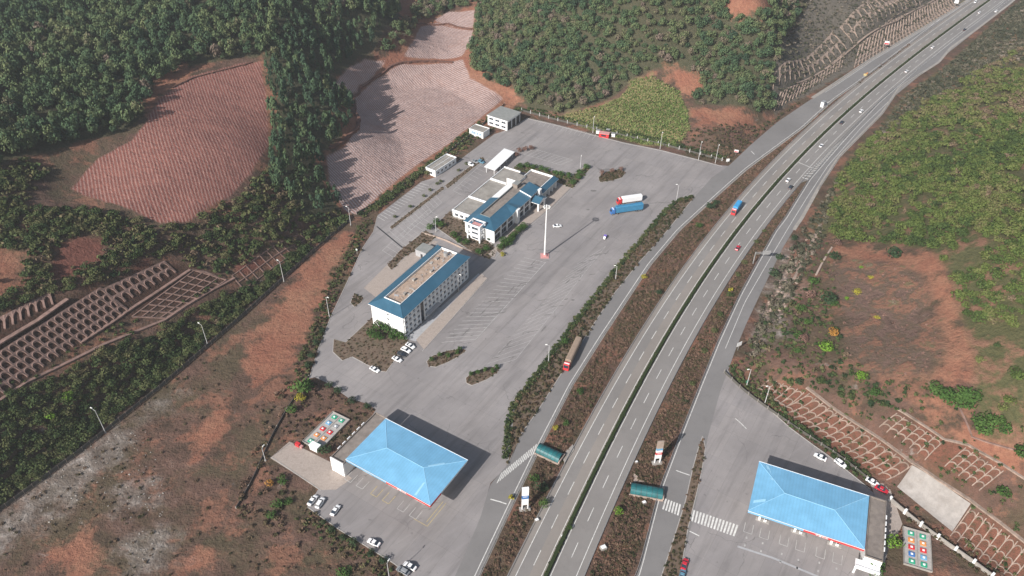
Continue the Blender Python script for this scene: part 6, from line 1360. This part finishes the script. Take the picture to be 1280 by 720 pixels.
# individual trees and shrubs: (px, radius, height factor, library, material, label)
SG = {}
def tree(px, R, mat, label, lib=ROUND, hs=1.1, grp=None, name='tree', trunk=True):
    q = P(*px); o = individual(name, np.array([q[:2]]), np.array([R]), [lib[rnd.randrange(len(lib))]], M[mat], label, 'shrub' if 'shrub' in name else 'tree', grp, hs, trunk=trunk, vary=.15)[0]; return o
tree((379,492), 4.6, 'green_tree', 'big dark green tree at the corner where the low wall meets the yard'); tree((376,500), 2.2, 'yellow_tree', 'yellow leaved shrub under the big dark green tree', name='shrub')
tree((365,514), 2.4, 'green_tree', 'green shrub below the big tree, beside the low dark wall', name='shrub')
for px_, R in (((396.5,430),2.0),((389,446),1.9),((386,458),1.7),((402,415),1.5)): tree(px_, R, 'dark_tree', 'small dark tree at the left kerb of the yard throwing its shadow on the asphalt', grp='small trees at the left kerb', name='kerb_tree')
for px_ in ((386,482),(411,484),(422,491),(440,503),(459,511)): tree(px_, 1.9, 'dark_tree', 'small tree along the kerb above the left filling station', grp='small trees above the left filling station', name='kerb_tree')
for px_, R in (((466,420),3.0),((476,412),3.4),((486,414),3.2),((497,420),2.8),((504,424),2.4),((474,424),2.5),((490,424),2.3)): tree(px_, R, 'green_tree', 'leafy green tree in the clump against the end wall of the long white block', grp='tree clump at the white end wall', name='clump_tree')
for px_ in ((540,452),(550,446),(560,447),(571,443),(575,438)): tree(px_, 1.1, 'green_tree', 'young tree in the upper island of the lorry park', grp='young trees of the upper island', name='sapling', hs=1.8)
for px_ in ((589,470),(597,468),(607,465),(616,466),(621,461)): tree(px_, 1.1, 'green_tree', 'young tree in the lower island of the lorry park', grp='young trees of the lower island', name='sapling', hs=1.8)
for px_ in ((752,218),(765,216),(776,214)): tree(px_, 1.5, 'red_tree', 'bare young tree in the island near the red kiosk', grp='bare trees of the back island', name='sapling', hs=1.5)
for k, px_ in enumerate(((651,210),(659,209),(668,211),(676,213),(684,215),(694,219),(702,220),(711,222),(716,230),(725,218),(733,211),(722,224))): tree(px_, 2.2, 'green_tree', 'small round tree in the row behind the far wing of the service building', grp='round trees behind the far wing', name='row_tree')
for px_ in ((646,195),(650,190),(656,188),(664,187)): tree(px_, 2.0, 'red_tree', 'purplish bare tree beside the white parking shelter', grp='bare trees beside the parking shelter', name='bare_tree')
for px_ in ((626,312),(631,308),(637,302),(643,297),(648,291),(654,286),(636,307),(629,304),(641,300),(651,288),(634,305)): tree(px_, 2.2, 'green_tree', 'leafy bush in the bed before the service building', grp='bushes before the service building', name='front_bush', hs=1.3)
for px_ in ((538,287),(552,284),(567,297),(546,280),(583,306),(607,313),(598,318),(573,303)): tree(px_, 2.2, 'green_tree', 'green bush in the garden between the two main buildings', grp='bushes in the garden between the buildings', name='garden_bush', hs=1.2)
tree((628,320), 1.5, 'yellow_tree', 'yellow green shrub at the lower end of the service building bed', name='shrub'); tree((613,300), 1.8, 'green_tree', 'bush right under the corner stair tower', name='shrub')
for px_ in ((494,272),(513,260),(530,246),(538,239),(547,231),(551,228),(573,214),(583,206)): tree(px_, 1.25, 'shrub_g', 'tiny round tree in the parking divider behind the buildings', grp='tiny trees of the parking divider', name='divider_tree')
for px_, R in (((474,256),2.2),((480,252),2.6),((489,247),2.6),((497,241),2.2),((503,236),2.6),((511,229),2.2),((518,223),2.8),((526,218),2.4),((535,218),2.4),((470,263),1.8)): tree(px_, R, 'shrub_g', 'bushy tree between the back parking bays and the field fence', grp='bushy trees behind the back parking', name='bank_tree', hs=.9)
tree((707,428), 2.0, 'green_tree', 'bright green bush in the hedge strip behind the red lorry', name='shrub')
tree((888,261), 2.8, 'dark_tree', 'dark green bush high on the verge beside the exit road', name='shrub'); tree((895,256), 2.2, 'dark_tree', 'second dark bush above the first on the upper verge', name='shrub'); tree((873,284), 2.0, 'green_tree', 'olive green bush on the upper verge below two dark ones', name='shrub')
tree((805,348), 1.5, 'yellow_tree', 'round yellow green shrub at the exit road side of the verge', name='shrub'); tree((823,367), 1.7, 'dark_tree', 'dark bush at the motorway side of the verge', name='shrub')
tree((694,536), 1.3, 'yellow_tree', 'bright yellow shrub above the left underpass cover', name='shrub'); tree((706.7,531), 1.5, 'green_tree', 'green shrub next to the bright yellow one above the left underpass cover', name='shrub'); tree((725,492), 1.8, 'green_tree', 'green shrub on the verge opposite the end of the hedge strip', name='shrub')
tree((773,641), 1.7, 'bright_tree', 'bright green shrub below the right underpass cover', name='shrub'); tree((640,624), 1.5, 'yellow_tree', 'dull yellow shrub left of the white pylon sign', name='shrub', lib=BUSH); tree((676,612), 2.6, 'dark_tree', 'dark bush right of the white pylon sign', name='shrub'); tree((667,600), 2.0, 'green_tree', 'green bush above the white pylon sign', name='shrub'); tree((680,632), 2.0, 'green_tree', 'green bush at the motorway side below the dark one', name='shrub')
tree((914,364), 1.6, 'yellow_tree', 'small yellow shrub on the right verge above the gantry arm', name='shrub', lib=BUSH); tree((712,661), 1.0, 'green_tree', 'green bush growing out of the median hedge', name='shrub')
for px_, R in (((930,330),1.8),((921,345),1.7),((912,370),1.8),((900,395),1.9),((893,415),1.8),((880,440),1.7),((945,303),1.6),((955,290),1.5),((865,480),1.6)): tree(px_, R, 'shrub_g', 'rounded olive bush in the narrow verge left of the right slip road', grp='bushes of the narrow verge', name='verge_bush', hs=.85)
tree((1031,437), 3.2, 'bright_tree', 'bright green round tree on the bare right slope'); tree((1040,419), 2.4, 'orange_tree', 'orange leaved tree just above the bright green round one')
tree((995.6,422), 2.2, 'green_tree', 'green tree left of the reddish one on the right slope', lib=ROUND); tree((1004,426), 2.2, 'red_tree', 'reddish bare tree between two green ones on the right slope'); tree((995.6,440), 1.8, 'green_tree', 'small green tree below the reddish bare one'); tree((1009,405), 2.2, 'green_tree', 'green tree above the reddish bare one')
tree((1024,478), 2.2, 'shrub_g', 'olive bush above the right arch frame', name='shrub'); tree((998,480), 2.0, 'dark_tree', 'dark bush at the left end of the bench above the arch frame', name='shrub'); tree((1075,473), 2.8, 'bright_tree', 'yellow green bush at the lower edge of the brown clearing', name='shrub', hs=.7)
tree((1093,494), 2.2, 'green_tree', 'green bush right of the yellow green one below the clearing', name='shrub'); tree((1087,508), 1.8, 'dark_tree', 'dark bush lowest of the pair below the clearing', name='shrub'); tree((1051,496), 1.8, 'shrub_g', 'small olive bush left of the clearing foot', name='shrub'); tree((1063,498), 1.8, 'shrub_g', 'small olive bush second from left of the clearing foot', name='shrub')
for px_, R, l in (((965,345),2.8,'dark bush at the roadside just above the gantry pole'),((974,325),2.4,'dark bush higher up the roadside than the gantry pole one'),((992,300),2.0,'dark bush topmost along the slip road side')): tree(px_, R, 'dark_tree', l, name='shrub')
tree((1042,325), 3.0, 'dark_tree', 'dark dome shaped tree at the left end of the orange bank'); tree((1115,322), 3.6, 'dark_tree', 'dark dome shaped tree below the middle of the orange bank'); tree((1033,380), 4.0, 'dark_tree', 'large grey green tree at the left edge of the brown clearing'); tree((1016,356), 2.8, 'green_tree', 'green tree above the large grey green one'); tree((1042,382), 2.0, 'green_tree', 'small bright tree on the right side of the large grey green one')
tree((1000,388), 2.4, 'green_tree', 'green tree right of the pale bench, below the stones'); tree((1011,372), 2.8, 'red_tree', 'reddish bare tree next to the foot of the pale bench'); tree((1046,306), 2.2, 'red_tree', 'brown bare tree at the very start of the orange bank')
for px_, R, m_ in (((1070,366),2.4,'yellow_tree'),((1088,347),1.5,'yellow_tree'),((1096,398),1.4,'yellow_tree'),((1076,335),1.3,'bright_tree'),((1058,374),1.4,'bright_tree')): tree(px_, R, m_, 'low yellowish shrub dotted over the brown clearing', grp='yellowish shrubs of the brown clearing', name='clearing_shrub', hs=.5)
for px_, R in (((1168,494),3.6),((1180,500),3.8),((1192,506),4.0),((1203,510),3.6),((1212,502),3.6),((1200,498),3.2)): tree(px_, R, 'green_tree', 'broad dark green tree in the clump left of the curved ditch', grp='tree clump left of the curved ditch', name='broad_tree')
for px_, R in (((1226,540),3.8),((1240,530),3.4),((1250,540),3.0),((1222,530),3.0),((1275,572),3.2)): tree(px_, R, 'green_tree', 'broad dark green tree on the red soil by the curved ditch', grp='tree clump on the red soil', name='broad_tree')
tree((1115,683), 3.0, 'bright_tree', 'bright green tree between the right station and its tank slab'); tree((1092,716), 3.4, 'green_tree', 'green tree before the porch of the right station shop'); tree((1252,620), 2.6, 'green_tree', 'round green bush beside the second tier arch frame', name='shrub')
for px_, R in (((354,602),2.2),((347,633),2.4),((340,645),2.0),((360,628),1.8)): tree(px_, R, 'green_tree', 'green bush on the waste ground left of the left forecourt', grp='bushes left of the left forecourt', name='waste_bush', hs=.8)
tree((337,607), 1.6, 'orange_tree', 'orange yellow shrub below the corner of the paved apron', name='shrub')
for px_, R in (((414,664),1.5),((429,674),1.4),((442,681),1.8),((464,693),1.6),((480,702),1.6),((404,655),1.3)): tree(px_, R, 'dark_tree', 'small tree along the lower kerb of the left forecourt', grp='small trees of the lower kerb', name='kerb_tree')
tree((430,718), 2.8, 'green_tree', 'spreading green bush at the bottom edge left of the forecourt', name='shrub', hs=.6)
tree((407,567), 2.6, 'dark_tree', 'dark tree between tank slab and the white sign wall'); tree((64,522), 2.4, 'bright_tree', 'bright green bush in the strip behind the left fence', name='shrub'); tree((86,500), 2.6, 'bright_tree', 'second bright green bush behind the left fence, higher up', name='shrub')
#HAZE
hz = bpy.data.materials.new('haze'); hz.use_nodes = True; ht_ = hz.node_tree; ht_.nodes.clear()
vo = ht_.nodes.new('ShaderNodeVolumePrincipled'); vo.inputs['Density'].default_value = .00015; vo.inputs['Color'].default_value = (.92, .95, 1, 1); vo.inputs['Anisotropy'].default_value = .2
oo_ = ht_.nodes.new('ShaderNodeOutputMaterial'); ht_.links.new(vo.outputs[0], oo_.inputs['Volume'])
hb_ = MB(); hb_.box(GX[0]-5, GX[-1]+5, GY[0]-5, GY[-1]+5, -1.2, CH+6); tag(hb_.build('haze', hz), 'thin pale haze in the air over the valley', 'haze', kind='stuff')
